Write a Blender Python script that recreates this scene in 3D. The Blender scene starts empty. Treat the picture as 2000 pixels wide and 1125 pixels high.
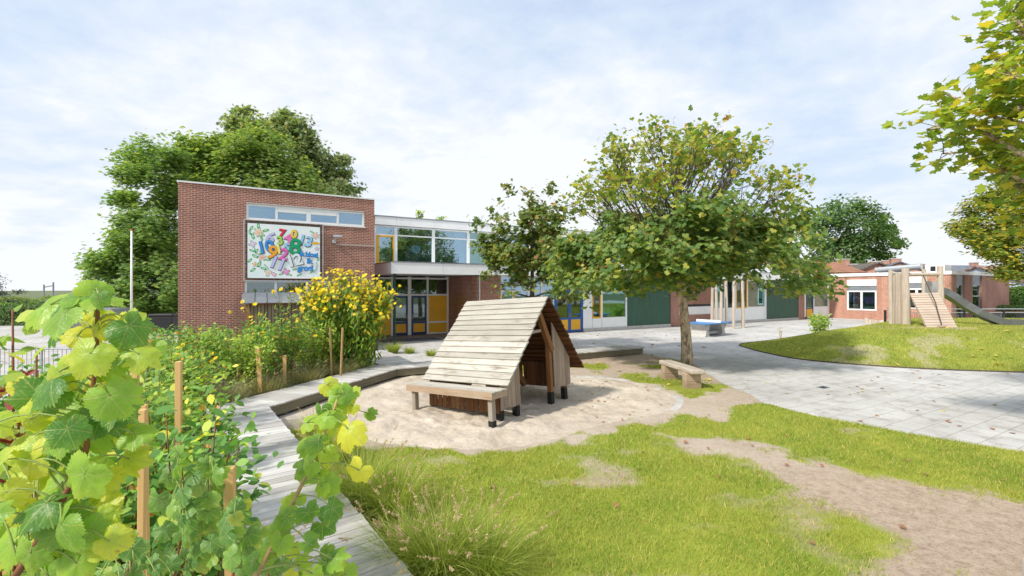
import bpy, math, random
import numpy as np
from mathutils import Vector, Matrix
R = math.radians
C = bpy.context.scene.collection
# ------------------------------------------------------------------ camera, sky, sun
CAMZ, F, CX, CY = 2.65, 889.0, 1000.0, 565.0        # focal length and horizon of the 2000 px wide photo
sc = bpy.context.scene
cam_data = bpy.data.cameras.new('camera'); cam = bpy.data.objects.new('camera', cam_data); C.objects.link(cam)
cam.location = (0, 0, CAMZ); cam.rotation_euler = (R(90), 0, 0)
cam_data.sensor_width = 36; cam_data.lens = F/2000*36; cam_data.shift_y = 0.00125
cam_data.clip_start = 0.05; cam_data.clip_end = 2000
sc.camera = cam
sc.view_settings.view_transform = 'Standard'; sc.view_settings.look = 'None'
sc.view_settings.exposure = 0.70; sc.view_settings.gamma = 1
SUN = Vector((-0.66, -0.56, 0.82)).normalized()        # towards the sun
sd = bpy.data.lights.new('sun', 'SUN'); sd.energy = 2.8; sd.angle = R(4); sd.color = (1, .95, .86)
so = bpy.data.objects.new('sun', sd); C.objects.link(so); so.rotation_euler = SUN.to_track_quat('Z', 'Y').to_euler()
so.location = SUN*80
w = bpy.data.worlds.new('World'); sc.world = w; w.use_nodes = True
nt = w.node_tree; nt.nodes.clear()
def N(nt, t, **k):
    n = nt.nodes.new(t)
    for a, b in k.items():
        if a.startswith('i_'): n.inputs[a[2:].replace('_', ' ')].default_value = b
        else: setattr(n, a, b)
    return n
def L(nt, a, b): nt.links.new(a, b)
def math_n(nt, op, a, b=None, c=None):
    n = nt.nodes.new('ShaderNodeMath'); n.operation = op
    for i, v in enumerate((a, b, c)):
        if v is None: continue
        if isinstance(v, (int, float)): n.inputs[i].default_value = v
        else: nt.links.new(v, n.inputs[i])
    return n.outputs[0]
def ramp(nt, fac, stops, interp='LINEAR'):
    n = nt.nodes.new('ShaderNodeValToRGB'); cr = n.color_ramp; cr.interpolation = interp
    while len(cr.elements) < len(stops): cr.elements.new(0.5)
    for e, (p, c) in zip(cr.elements, stops):
        e.position = p; e.color = (*c, 1) if len(c) == 3 else c
    if fac is not None: nt.links.new(fac, n.inputs[0])
    return n.outputs[0]
def mixc(nt, fac, a, b, mode='MIX'):
    n = nt.nodes.new('ShaderNodeMix'); n.data_type = 'RGBA'; n.blend_type = mode
    for s, v in ((n.inputs['Factor'], fac), (n.inputs['A'], a), (n.inputs['B'], b)):
        if isinstance(v, (int, float)): s.default_value = v
        elif isinstance(v, tuple): s.default_value = (*v[:3], 1)
        else: nt.links.new(v, s)
    return [o for o in n.outputs if o.type == 'RGBA'][0]
sky = N(nt, 'ShaderNodeTexSky', sky_type='NISHITA', sun_disc=False)
sky.sun_elevation = math.asin(SUN.z); sky.sun_rotation = math.atan2(SUN.x, SUN.y)
sky.air_density = 1.0; sky.dust_density = 1.6; sky.ozone_density = 1.2
tc = N(nt, 'ShaderNodeTexCoord')
sep = N(nt, 'ShaderNodeSeparateXYZ'); L(nt, tc.outputs['Generated'], sep.inputs[0])
zz = math_n(nt, 'ADD', math_n(nt, 'MAXIMUM', sep.outputs[2], 0.0), 0.22)
cmb = N(nt, 'ShaderNodeCombineXYZ')
L(nt, math_n(nt, 'DIVIDE', sep.outputs[0], zz), cmb.inputs[0]); L(nt, math_n(nt, 'DIVIDE', sep.outputs[1], zz), cmb.inputs[1])
mp = N(nt, 'ShaderNodeMapping'); mp.inputs['Rotation'].default_value = (0, 0, R(28)); mp.inputs['Scale'].default_value = (1.05, 1.2, 1)
mp.inputs['Location'].default_value = (3.1, 1.7, 0)
L(nt, cmb.outputs[0], mp.inputs[0])
n1 = N(nt, 'ShaderNodeTexNoise', i_Scale=0.8, i_Detail=9.0, i_Roughness=0.55, i_Distortion=0.35); L(nt, mp.outputs[0], n1.inputs['Vector'])
n2 = N(nt, 'ShaderNodeTexNoise', i_Scale=5.0, i_Detail=8.0, i_Roughness=0.62, i_Distortion=0.2); L(nt, mp.outputs[0], n2.inputs['Vector'])
cv = math_n(nt, 'ADD', math_n(nt, 'MULTIPLY', n1.outputs['Fac'], 0.72), math_n(nt, 'MULTIPLY', n2.outputs['Fac'], 0.28))
cover = ramp(nt, cv, [(0.36, (0, 0, 0)), (0.60, (1, 1, 1))])
# horizon is whiter
hz = math_n(nt, 'MULTIPLY', math_n(nt, 'SUBTRACT', 1.0, math_n(nt, 'MINIMUM', math_n(nt, 'MULTIPLY', math_n(nt, 'ABSOLUTE', sep.outputs[2]), 2.2), 1.0)), 0.55)
cover2 = math_n(nt, 'MINIMUM', math_n(nt, 'ADD', math_n(nt, 'MULTIPLY', cover, 0.9), math_n(nt, 'ADD', hz, 0.05)), 1.0)
cloud = mixc(nt, math_n(nt, 'MINIMUM', math_n(nt, 'ADD', cover2, 0.0), 1.0), (5.3, 5.95, 6.8), (6.45, 6.65, 6.9))
veil = mixc(nt, 0.80, sky.outputs[0], (4.3, 5.3, 6.9))
mixw = mixc(nt, cover2, veil, cloud)
bg = N(nt, 'ShaderNodeBackground'); bg.inputs['Strength'].default_value = 0.093
L(nt, mixw, bg.inputs['Color'])
wo = N(nt, 'ShaderNodeOutputWorld'); L(nt, bg.outputs[0], wo.inputs[0])

# ------------------------------------------------------------------ helpers
rng = np.random.default_rng(7); random.seed(7)
def G(px, py, z=0.0):                                  # photo pixel of a point at height z -> world
    Y = (CAMZ-z)*F/(py-CY); return Vector(((px-CX)/F*Y, Y, z))
def P(px, py, Y): return Vector(((px-CX)/F*Y, Y, CAMZ-(py-CY)/F*Y))
def tag(o, label=None, cat=None, group=None, kind=None):
    if label: o['label'] = label
    if cat: o['category'] = cat
    if group: o['group'] = group
    if kind: o['kind'] = kind
    return o
def thing(name, label, cat, loc=(0, 0, 0), rz=0, group=None):
    o = bpy.data.objects.new(name, None); C.objects.link(o); o.empty_display_size = .2
    o.location = loc; o.rotation_euler = (0, 0, rz)
    return tag(o, label, cat, group)
def copy_tree(o, parent=None):
    c = o.copy(); C.objects.link(c)
    if parent: c.parent = parent
    for ch in list(o.children): copy_tree(ch, c)
    return c
class MB:
    def __init__(s): s.v = []; s.f = []; s.m = []
    def add(s, vs, fs, mi=0):
        b = len(s.v); s.v += [tuple(v) for v in vs]; s.f += [tuple(b+i for i in f) for f in fs]; s.m += [mi]*len(fs); return s
    def box(s, x0, x1, y0, y1, z0, z1, mi=0, M=None):
        vs = [(x, y, z) for z in (z0, z1) for y in (y0, y1) for x in (x0, x1)]
        if M is not None: vs = [M @ Vector(v) for v in vs]
        return s.add(vs, [(0, 2, 3, 1), (4, 5, 7, 6), (0, 1, 5, 4), (1, 3, 7, 5), (3, 2, 6, 7), (2, 0, 4, 6)], mi)
    def bar(s, p0, p1, wd, ht, mi=0, up=(0, 0, 1)):
        p0 = Vector(p0); p1 = Vector(p1); d = (p1-p0).normalized(); up = Vector(up)
        if abs(d.dot(up)) > .98: up = Vector((0, 1, 0))
        a = d.cross(up).normalized()*wd/2; b = a.cross(d).normalized()*ht/2
        vs = [p+i*a+j*b for p in (p0, p1) for j in (-1, 1) for i in (-1, 1)]
        return s.add(vs, [(0, 1, 3, 2), (4, 6, 7, 5), (0, 4, 5, 1), (1, 5, 7, 3), (3, 7, 6, 2), (2, 6, 4, 0)], mi)
    def tube(s, pts, radii, n=8, mi=0, cap=True):
        pts = [Vector(p) for p in pts]; k = len(pts); vs = []; ref = Vector((.31, .23, .92))
        if not hasattr(radii, '__len__'): radii = [radii]*k
        for i, p in enumerate(pts):
            d = (pts[min(i+1, k-1)]-pts[max(i-1, 0)])
            d = d.normalized() if d.length > 1e-9 else Vector((0, 0, 1))
            if abs(d.dot(ref)) > .97: ref = Vector((.9, .1, .2))
            a = d.cross(ref).normalized(); b = d.cross(a)
            vs += [p+float(radii[i])*(math.cos(t)*a+math.sin(t)*b) for t in [2*math.pi*j/n for j in range(n)]]
        fs = [(i*n+j, i*n+(j+1) % n, (i+1)*n+(j+1) % n, (i+1)*n+j) for i in range(k-1) for j in range(n)]
        if cap: fs += [tuple(range(n-1, -1, -1)), tuple((k-1)*n+j for j in range(n))]
        return s.add(vs, fs, mi)
    def prism(s, poly, z0, z1, mi=0, M=None):            # poly in xy
        n = len(poly); vs = [(x, y, z0) for x, y in poly]+[(x, y, z1) for x, y in poly]
        if M is not None: vs = [M @ Vector(v) for v in vs]
        return s.add(vs, [tuple(range(n-1, -1, -1)), tuple(range(n, 2*n))]+[(i, (i+1) % n, n+(i+1) % n, n+i) for i in range(n)], mi)
    def xz(s, poly, y0, y1, mi=0):                        # poly in xz, extruded along y
        n = len(poly); vs = [(x, y0, z) for x, z in poly]+[(x, y1, z) for x, z in poly]
        return s.add(vs, [tuple(range(n)), tuple(range(2*n-1, n-1, -1))]+[(i, n+i, n+(i+1) % n, (i+1) % n) for i in range(n)], mi)
    def build(s, name, mats, parent=None, smooth=False, bevel=0, loc=None):
        me = bpy.data.meshes.new(name); me.from_pydata(s.v, [], s.f)
        if not isinstance(mats, (list, tuple)): mats = [mats]
        for m in mats: me.materials.append(m)
        if len(mats) > 1: me.polygons.foreach_set('material_index', s.m)
        if smooth: me.polygons.foreach_set('use_smooth', [True]*len(me.polygons))
        me.update()
        o = bpy.data.objects.new(name, me); C.objects.link(o)
        if parent: o.parent = parent
        if loc is not None: o.location = loc
        if bevel:
            b = o.modifiers.new('bevel', 'BEVEL'); b.width = bevel; b.segments = 2; b.limit_method = 'ANGLE'; b.angle_limit = R(40)
        return o
def np_mesh(name, V, K, mat, parent=None, smooth=False, counts=None, mi=None):
    """V (M,3): consecutive runs of K vertices are one polygon each"""
    V = np.asarray(V, dtype=np.float32); me = bpy.data.meshes.new(name); M = len(V); n = M//K
    me.vertices.add(M); me.vertices.foreach_set('co', V.ravel())
    me.loops.add(M); me.loops.foreach_set('vertex_index', np.arange(M, dtype=np.int32))
    me.polygons.add(n); me.polygons.foreach_set('loop_start', np.arange(0, M, K, dtype=np.int32))
    for m in (mat if isinstance(mat, (list, tuple)) else [mat]): me.materials.append(m)
    if mi is not None: me.polygons.foreach_set('material_index', np.asarray(mi, dtype=np.int32))
    me.update(calc_edges=True); me.validate()
    o = bpy.data.objects.new(name, me); C.objects.link(o)
    if parent: o.parent = parent
    return o
def np_strips(name, PTS, mat, parent=None):
    """PTS (N,S,2,3): ribbons of S rungs"""
    n, S = PTS.shape[:2]; V = PTS.reshape(-1, 3).astype(np.float32)
    b = (np.arange(n)*S*2)[:, None]+(np.arange(S-1)*2)[None, :]
    Fi = np.stack([b, b+1, b+3, b+2], -1).reshape(-1)
    me = bpy.data.meshes.new(name); me.vertices.add(len(V)); me.vertices.foreach_set('co', V.ravel())
    me.loops.add(len(Fi)); me.loops.foreach_set('vertex_index', Fi.astype(np.int32))
    me.polygons.add(len(Fi)//4); me.polygons.foreach_set('loop_start', np.arange(0, len(Fi), 4, dtype=np.int32))
    me.materials.append(mat); me.update(calc_edges=True)
    o = bpy.data.objects.new(name, me); C.objects.link(o)
    if parent: o.parent = parent
    return o
def unit(a): return a/np.maximum(np.linalg.norm(a, axis=-1, keepdims=True), 1e-9)
def leaves_np(cent, nrm, size, shape, fold=0.0, roll=None, droop=0.0):
    """one polygon per leaf; shape (K,2) with y along the leaf"""
    n = len(cent); nrm = unit(nrm); ref = unit(rng.normal(size=(n, 3)))
    if droop:                                            # tips hang down
        ref = unit(ref*(1-droop)+np.array([0, 0, -1.0])*droop)
    b = unit(ref-(ref*nrm).sum(1, keepdims=True)*nrm); a = np.cross(b, nrm)
    S = np.asarray(shape, float); sz = np.asarray(size).reshape(-1, 1, 1)
    V = cent[:, None, :]+sz*(S[None, :, 0:1]*a[:, None, :]+S[None, :, 1:2]*b[:, None, :]+fold*np.abs(S[None, :, 0:1])*nrm[:, None, :])
    return V.reshape(-1, 3)
def maple_shape():
    pts = []
    for ang, r in [(-90, .10), (-64, .40), (-34, .38), (-10, .58), (13, .45), (38, .66), (63, .46), (90, .74), (117, .46), (142, .66), (167, .45), (190, .58), (214, .38), (244, .40)]:
        pts.append((r*math.cos(R(ang)), r*math.sin(R(ang))))
    return pts
MAPLE = maple_shape()
OVAL = [(0, -.5), (.24, -.25), (.30, .05), (.16, .34), (0, .55), (-.16, .34), (-.30, .05), (-.24, -.25)]
DIAM = [(0, -.5), (.28, 0), (0, .55), (-.28, 0)]
LANCE = [(0, -.5), (.15, -.2), (.14, .15), (0, .6), (-.14, .15), (-.15, -.2)]
TUFT = [(0, -.35), (.22, -.42), (.2, -.1), (.5, .0), (.22, .16), (.25, .5), (0, .25), (-.2, .52), (-.22, .15), (-.5, .1), (-.25, -.12), (-.25, -.4)]
def hash2(ix, iy, s): 
    h = np.sin(ix*127.1+iy*311.7+s*74.7)*43758.5453; return h-np.floor(h)
def vnoise(x, y, s=0):
    x = np.asarray(x, float); y = np.asarray(y, float)
    ix = np.floor(x); iy = np.floor(y); fx = x-ix; fy = y-iy; fx = fx*fx*(3-2*fx); fy = fy*fy*(3-2*fy)
    return (hash2(ix, iy, s)*(1-fx)+hash2(ix+1, iy, s)*fx)*(1-fy)+(hash2(ix, iy+1, s)*(1-fx)+hash2(ix+1, iy+1, s)*fx)*fy
def fbm(x, y, s=0, o=4):
    t = 0; a = .5; n = 0
    for i in range(o): t = t+a*vnoise(x*2**i, y*2**i, s+i*13); n += a; a *= .5
    return t/n
def inside(x, y, poly):
    x = np.asarray(x); y = np.asarray(y); r = np.zeros(x.shape, bool); n = len(poly)
    for i in range(n):
        x0, y0 = poly[i][:2]; x1, y1 = poly[(i+1) % n][:2]
        c = ((y0 > y) != (y1 > y)) & (x < (x1-x0)*(y-y0)/((y1-y0) or 1e-9)+x0); r ^= c
    return r
def sdist(x, y, poly):                                   # >0 inside
    x = np.asarray(x, float); y = np.asarray(y, float); d = np.full(x.shape, 1e9); n = len(poly)
    for i in range(n):
        x0, y0 = poly[i][:2]; x1, y1 = poly[(i+1) % n][:2]; ex, ey = x1-x0, y1-y0
        t = np.clip(((x-x0)*ex+(y-y0)*ey)/(ex*ex+ey*ey+1e-12), 0, 1)
        d = np.minimum(d, np.hypot(x-x0-t*ex, y-y0-t*ey))
    return np.where(inside(x, y, poly), d, -d)
def smoothpoly(poly, per=6, closed=True):                # Catmull-Rom
    n = len(poly); out = []
    for i in range(n if closed else n-1):
        p = [np.array(poly[(i+k-1) % n] if closed else poly[min(max(i+k-1, 0), n-1)], float) for k in range(4)]
        for j in range(per):
            t = j/per
            out.append(tuple(.5*(2*p[1]+(p[2]-p[0])*t+(2*p[0]-5*p[1]+4*p[2]-p[3])*t*t+(3*p[1]-p[0]-3*p[2]+p[3])*t**3)))
    if not closed: out.append(tuple(poly[-1]))
    return out
def star_sheet(name, poly, center, rings, zf, mat, attrs=None, sub=1):
    poly = np.array(poly, float)
    if sub > 1: poly = np.concatenate([poly[i]+(np.roll(poly, -1, 0)[i]-poly[i])*np.linspace(0, 1, sub, endpoint=False)[:, None] for i in range(len(poly))])
    c = np.array(center, float); n = len(poly); s = np.linspace(0, 1, rings+1)[1:]
    XY = np.concatenate([c[None, :]]+[c+(poly-c)*k for k in s]); S = np.concatenate([[0]]+[np.full(n, k) for k in s])
    Z = zf(XY[:, 0], XY[:, 1], S); V = np.column_stack([XY, Z])
    fs = [(0, 1+i, 1+(i+1) % n) for i in range(n)]
    for r in range(rings-1):
        a = 1+r*n; b = a+n; fs += [(a+i, b+i, b+(i+1) % n, a+(i+1) % n) for i in range(n)]
    me = bpy.data.meshes.new(name); me.from_pydata(V.tolist(), [], fs); me.materials.append(mat)
    me.polygons.foreach_set('use_smooth', [True]*len(me.polygons))
    for k, fn in (attrs or {}).items():
        at = me.attributes.new(k, 'FLOAT', 'POINT'); at.data.foreach_set('value', np.asarray(fn(XY[:, 0], XY[:, 1]), dtype=np.float32))
    me.update(); o = bpy.data.objects.new(name, me); C.objects.link(o); return o

# ------------------------------------------------------------------ materials
def mat_new(name):
    m = bpy.data.materials.new(name); m.use_nodes = True; nt = m.node_tree; nt.nodes.clear()
    p = nt.nodes.new('ShaderNodeBsdfPrincipled'); o = nt.nodes.new('ShaderNodeOutputMaterial'); nt.links.new(p.outputs[0], o.inputs[0])
    return m, nt, p, o
def bump(nt, p, h, strength=.4, dist=.02):
    b = nt.nodes.new('ShaderNodeBump'); b.inputs['Strength'].default_value = strength; b.inputs['Distance'].default_value = dist
    nt.links.new(h, b.inputs['Height']); nt.links.new(b.outputs[0], p.inputs['Normal'])
def coords(nt, kind='Object', scale=(1, 1, 1), rot=(0, 0, 0)):
    t = nt.nodes.new('ShaderNodeTexCoord'); mp = nt.nodes.new('ShaderNodeMapping')
    mp.inputs['Scale'].default_value = scale; mp.inputs['Rotation'].default_value = rot
    nt.links.new(t.outputs[kind], mp.inputs[0]); return mp.outputs[0]
def noise(nt, vec, scale, detail=5, rough=.55, dist=0):
    n = N(nt, 'ShaderNodeTexNoise', i_Scale=scale, i_Detail=detail, i_Roughness=rough, i_Distortion=dist)
    if vec is not None: nt.links.new(vec, n.inputs['Vector'])
    return n.outputs['Fac']
def island(nt): return nt.nodes.new('ShaderNodeNewGeometry').outputs['Random Per Island']
def plain(name, col, rough=.6, var=.12, scale=6, metallic=0, bmp=0, spec=.4):
    m, nt, p, o = mat_new(name); v = coords(nt)
    f = noise(nt, v, scale, 6, .6)
    dk = tuple(c*(1-var*1.5) for c in col); lt = tuple(min(1, c*(1+var)) for c in col)
    nt.links.new(ramp(nt, f, [(.3, dk), (.7, lt)]), p.inputs['Base Color'])
    p.inputs['Roughness'].default_value = rough; p.inputs['Metallic'].default_value = metallic; p.inputs['Specular IOR Level'].default_value = spec
    if bmp: bump(nt, p, noise(nt, v, scale*6, 6), bmp, .01)
    return m
def wood(name, a, b, axis='x', grain=40, rough=.75, stain=None, bmp=.35, spec=.25, isl=.6):
    m, nt, p, o = mat_new(name)
    s = {'x': (1.2, grain, grain), 'y': (grain, 1.2, grain), 'z': (grain, grain, 1.2)}[axis]
    v = coords(nt, 'Object', s); g = noise(nt, v, 1.0, 6, .65, .4)
    v2 = coords(nt, 'Object', (1, 1, 1)); g2 = noise(nt, v2, 2.3, 5, .6)
    r = island(nt)
    t = math_n(nt, 'ADD', math_n(nt, 'MULTIPLY', g, .6), math_n(nt, 'ADD', math_n(nt, 'MULTIPLY', r, .32*isl/.6), math_n(nt, 'MULTIPLY', g2, .25)))
    c = ramp(nt, t, [(.28, a), (.82, b)])
    if stain:
        k = ramp(nt, noise(nt, coords(nt, 'Object', tuple(1.4 if q < 2 else 6 for q in s)), 1.0, 6, .7), [(.54, (0, 0, 0)), (.70, (1, 1, 1))])
        c = mixc(nt, k, c, stain)
    cr = ramp(nt, noise(nt, coords(nt, 'Object', tuple(q*(.5 if q < 2 else 2.2) for q in s)), 1.0, 3, .6), [(.30, (.35, .33, .31)), (.37, (1, 1, 1))])
    c = mixc(nt, .75, c, cr, 'MULTIPLY')
    nt.links.new(c, p.inputs['Base Color']); p.inputs['Roughness'].default_value = rough; p.inputs['Specular IOR Level'].default_value = spec
    bump(nt, p, g, bmp, .006); return m
def leafmat(name, stops, trans=.35, rough=.5, spec=.3, tr_mul=(1.25, 1.3, .6), patch=None):
    m, nt, p, o = mat_new(name); c = ramp(nt, island(nt), stops)
    if patch:                                            # dry and fresh patches
        v = coords(nt); c = mixc(nt, ramp(nt, noise(nt, v, patch[0], 6, .65), [(.40, (0, 0, 0)), (.68, (patch[2],)*3)]), c, patch[1])
    nt.links.new(c, p.inputs['Base Color']); p.inputs['Roughness'].default_value = rough; p.inputs['Specular IOR Level'].default_value = spec
    t = nt.nodes.new('ShaderNodeBsdfTranslucent'); nt.links.new(mixc(nt, 1.0, c, tr_mul, 'MULTIPLY'), t.inputs[0])
    mx = nt.nodes.new('ShaderNodeMixShader'); mx.inputs[0].default_value = trans
    nt.links.new(p.outputs[0], mx.inputs[1]); nt.links.new(t.outputs[0], mx.inputs[2]); nt.links.new(mx.outputs[0], o.inputs[0]); return m
def brick(name, c1, c2, mortar, bw=.21, rh=.072, ms=.011):
    m, nt, p, o = mat_new(name)
    t = nt.nodes.new('ShaderNodeTexCoord'); s = nt.nodes.new('ShaderNodeSeparateXYZ'); nt.links.new(t.outputs['Object'], s.inputs[0])
    cb = nt.nodes.new('ShaderNodeCombineXYZ'); nt.links.new(math_n(nt, 'ADD', s.outputs[0], s.outputs[1]), cb.inputs[0]); nt.links.new(s.outputs[2], cb.inputs[1])
    b = N(nt, 'ShaderNodeTexBrick', i_Scale=1.0, i_Mortar_Size=ms, i_Mortar_Smooth=.3, i_Brick_Width=bw, i_Row_Height=rh, i_Bias=-.1)
    b.inputs['Color1'].default_value = (*c1, 1); b.inputs['Color2'].default_value = (*c2, 1); b.inputs['Mortar'].default_value = (*mortar, 1)
    nt.links.new(cb.outputs[0], b.inputs['Vector'])
    mp_ = nt.nodes.new('ShaderNodeMapping'); mp_.inputs['Scale'].default_value = (2.2, 2.2, .35); nt.links.new(t.outputs['Object'], mp_.inputs[0]); f = noise(nt, mp_.outputs[0], .9, 7, .65); f2 = noise(nt, t.outputs['Object'], 9, 3, .6)
    c = mixc(nt, .8, b.outputs[0], ramp(nt, f, [(.3, (.70, .68, .68)), (.7, (1.12, 1.1, 1.08))]), 'MULTIPLY')
    c = mixc(nt, .5, c, ramp(nt, f2, [(.3, (.7, .7, .7)), (.7, (1.15, 1.15, 1.15))]), 'MULTIPLY')
    nt.links.new(c, p.inputs['Base Color']); p.inputs['Roughness'].default_value = .85; p.inputs['Specular IOR Level'].default_value = .2
    bump(nt, p, math_n(nt, 'SUBTRACT', 1.0, b.outputs['Fac']), .5, .008); return m
def glassmat(name, tint=(.72, .84, .88), refl=(.80, .90, .98), fac=.45, rough=.015):
    m, nt, p, o = mat_new(name); nt.nodes.remove(p)
    t = nt.nodes.new('ShaderNodeBsdfTransparent'); t.inputs[0].default_value = (*tint, 1)
    g = nt.nodes.new('ShaderNodeBsdfGlossy'); g.inputs[0].default_value = (*refl, 1); g.inputs['Roughness'].default_value = rough
    v = coords(nt); b = nt.nodes.new('ShaderNodeBump'); b.inputs['Strength'].default_value = .04; b.inputs['Distance'].default_value = .05
    nt.links.new(noise(nt, v, .8, 2), b.inputs['Height']); nt.links.new(b.outputs[0], g.inputs['Normal'])
    mx = nt.nodes.new('ShaderNodeMixShader'); mx.inputs[0].default_value = fac
    nt.links.new(t.outputs[0], mx.inputs[1]); nt.links.new(g.outputs[0], mx.inputs[2]); nt.links.new(mx.outputs[0], o.inputs[0]); return m
M = {}
M['brick'] = brick('red brick', (.385, .130, .082), (.275, .085, .060), (.54, .45, .38))
M['brick2'] = brick('orange brick', (.52, .205, .13), (.36, .125, .08), (.62, .48, .38), .25, .085, .015)
M['white'] = plain('white painted panel', (.84, .84, .84), .5, .05, 1.2)
M['whiteframe'] = plain('white frame paint', (.78, .79, .79), .4, .03, 3)
M['yellow'] = plain('yellow ochre paint', (.80, .42, .02), .45, .06, 2)
M['blue'] = plain('dark blue paint', (.018, .05, .16), .4, .08, 3)
M['midblue'] = plain('blue paint', (.025, .11, .36), .4, .08, 3)
M['grey'] = plain('grey metal sheet', (.26, .28, .31), .45, .15, 3, .3)
M['concrete'] = plain('pale concrete', (.50, .48, .45), .85, .12, 5, 0, .25)
M['roofgrey'] = plain('roof felt', (.16, .16, .165), .9, .15, 2)
M['steel'] = plain('stainless steel', (.26, .265, .26), .42, .12, 4, 1.0)
M['galv'] = plain('galvanised steel', (.60, .62, .63), .42, .10, 9, .85)
M['black'] = plain('black painted steel', (.02, .021, .024), .45, .2, 5)
M['greenpost'] = plain('dark green steel', (.012, .055, .035), .45, .1, 5)
M['bituband'] = plain('bituminous black foot', (.018, .017, .016), .8, .25, 20)
M['interior'] = plain('interior plaster', (.68, .69, .68), .9, .05, 1)
M['interiorfloor'] = plain('interior floor', (.22, .21, .2), .6, .1, 1)
M['blind'] = plain('pale blind fabric', (.62, .66, .66), .8, .06, 3)
M['glass'] = glassmat('window glass', (.70, .86, .93), (.55, .72, .86), .42)
M['glass_dark'] = glassmat('dark window glass', (.55, .62, .62), (.55, .64, .66), .28)  # darker tint and weaker reflection than the other glass
M['glass_teal'] = glassmat('teal window glass', (.55, .78, .76), (.5, .72, .74), .40)
M['rope'] = plain('brown rope', (.10, .065, .045), .9, .2, 30)
M['paper'] = plain('white paper', (.78, .79, .8), .8, .03, 2)
M['mat'] = plain('grey doormat', (.10, .105, .12), .95, .15, 20)
M['deck'] = wood('weathered deck board', (.30, .275, .25), (.66, .64, .61), 'x', 45, stain=(.36, .33, .29))
M['deckface'] = wood('mossy deck fascia', (.085, .072, .045), (.26, .235, .165), 'x', 30, stain=(.14, .15, .06))
M['silver'] = wood('silvered roof board', (.27, .245, .20), (.56, .53, .465), 'x', 26, stain=(.22, .175, .125), isl=.6, bmp=.5)
M['silverdark'] = wood('weathered grey post', (.20, .17, .13), (.46, .41, .34), 'z', 40)
M['brown'] = wood('brown boards', (.075, .030, .012), (.27, .125, .055), 'z', 35, stain=(.20, .16, .125))
M['brownbeam'] = wood('warm brown beam', (.13, .055, .02), (.36, .175, .07), 'z', 30)
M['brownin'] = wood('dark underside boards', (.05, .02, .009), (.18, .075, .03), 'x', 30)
M['greyboard'] = wood('grey brown boards', (.17, .125, .09), (.40, .32, .25), 'z', 35, stain=(.24, .16, .10))
M['log'] = wood('bare robinia log', (.30, .24, .185), (.66, .565, .475), 'z', 14, isl=.5, bmp=.6)
M['ramp'] = wood('worn ramp plank', (.42, .32, .24), (.66, .55, .45), 'x', 25, stain=(.50, .34, .22), isl=.35)
M['sleeper'] = wood('old sleeper wood', (.24, .15, .09), (.50, .38, .27), 'x', 18, stain=(.40, .34, .26))
M['benchtop'] = wood('bleached bench log', (.38, .31, .25), (.70, .63, .55), 'y', 20, stain=(.34, .27, .21))
M['stake'] = wood('raw pine stake', (.62, .36, .13), (.80, .54, .25), 'z', 30, bmp=.15)
M['shedwood'] = wood('shed plank', (.17, .12, .075), (.36, .28, .19), 'z', 25)
M['shedpost'] = wood('larch post', (.30, .13, .05), (.46, .22, .09), 'z', 25)
def greenpanel():
    m, nt, p, o = mat_new('green board panel'); v = coords(nt)
    s = nt.nodes.new('ShaderNodeSeparateXYZ'); nt.links.new(v, s.inputs[0])
    fr = math_n(nt, 'FRACT', math_n(nt, 'DIVIDE', s.outputs[0], .145))
    k = ramp(nt, fr, [(.0, (.45, .45, .45)), (.06, (1, 1, 1)), (.94, (1, 1, 1)), (1.0, (.45, .45, .45))])
    c = mixc(nt, 1.0, ramp(nt, noise(nt, coords(nt, 'Object', (8, 8, .7)), 1, 4), [(.3, (.020, .075, .048)), (.7, (.036, .11, .072))]), k, 'MULTIPLY')
    nt.links.new(c, p.inputs['Base Color']); p.inputs['Roughness'].default_value = .55; bump(nt, p, k, .4, .01); return m
M['green'] = greenpanel()
def bark(name, a, b, sc_=6):
    m, nt, p, o = mat_new(name); v = coords(nt, 'Object', (sc_, sc_, sc_*.45)); f = noise(nt, v, 1.6, 8, .65, .6)
    c = ramp(nt, f, [(.38, a), (.47, tuple((x+y)/2 for x, y in zip(a, b))), (.54, b)])
    c = mixc(nt, .7, c, ramp(nt, noise(nt, v, 6, 5, .7), [(.35, (.55, .55, .52)), (.55, (1.05, 1.05, 1.05))]), 'MULTIPLY')
    nt.links.new(c, p.inputs['Base Color']); p.inputs['Roughness'].default_value = .9
    bump(nt, p, f, .8, .03); return m
M['bark'] = bark('flaking maple bark', (.17, .125, .09), (.62, .49, .34))
M['barkdark'] = bark('dark bark', (.05, .04, .032), (.14, .115, .09))
M['stem'] = plain('red brown stem', (.22, .085, .035), .6, .25, 40)
M['stemgreen'] = plain('green stem', (.20, .24, .06), .6, .2, 30)
M['stemtan'] = plain('tan cane', (.46, .30, .13), .7, .2, 30)
M['petiole'] = plain('leaf stalk', (.26, .33, .08), .5, .1, 30)
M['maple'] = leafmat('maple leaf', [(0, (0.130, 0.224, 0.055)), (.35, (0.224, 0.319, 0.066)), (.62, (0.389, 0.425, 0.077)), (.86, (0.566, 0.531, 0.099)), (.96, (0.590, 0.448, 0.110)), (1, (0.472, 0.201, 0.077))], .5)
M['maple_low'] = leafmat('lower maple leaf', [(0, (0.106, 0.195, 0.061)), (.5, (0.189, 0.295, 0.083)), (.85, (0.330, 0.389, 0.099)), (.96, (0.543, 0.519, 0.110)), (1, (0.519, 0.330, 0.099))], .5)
M['seed'] = leafmat('rusty maple keys', [(0, (.16, .05, .022)), (1, (.38, .16, .06))], .2)
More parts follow.
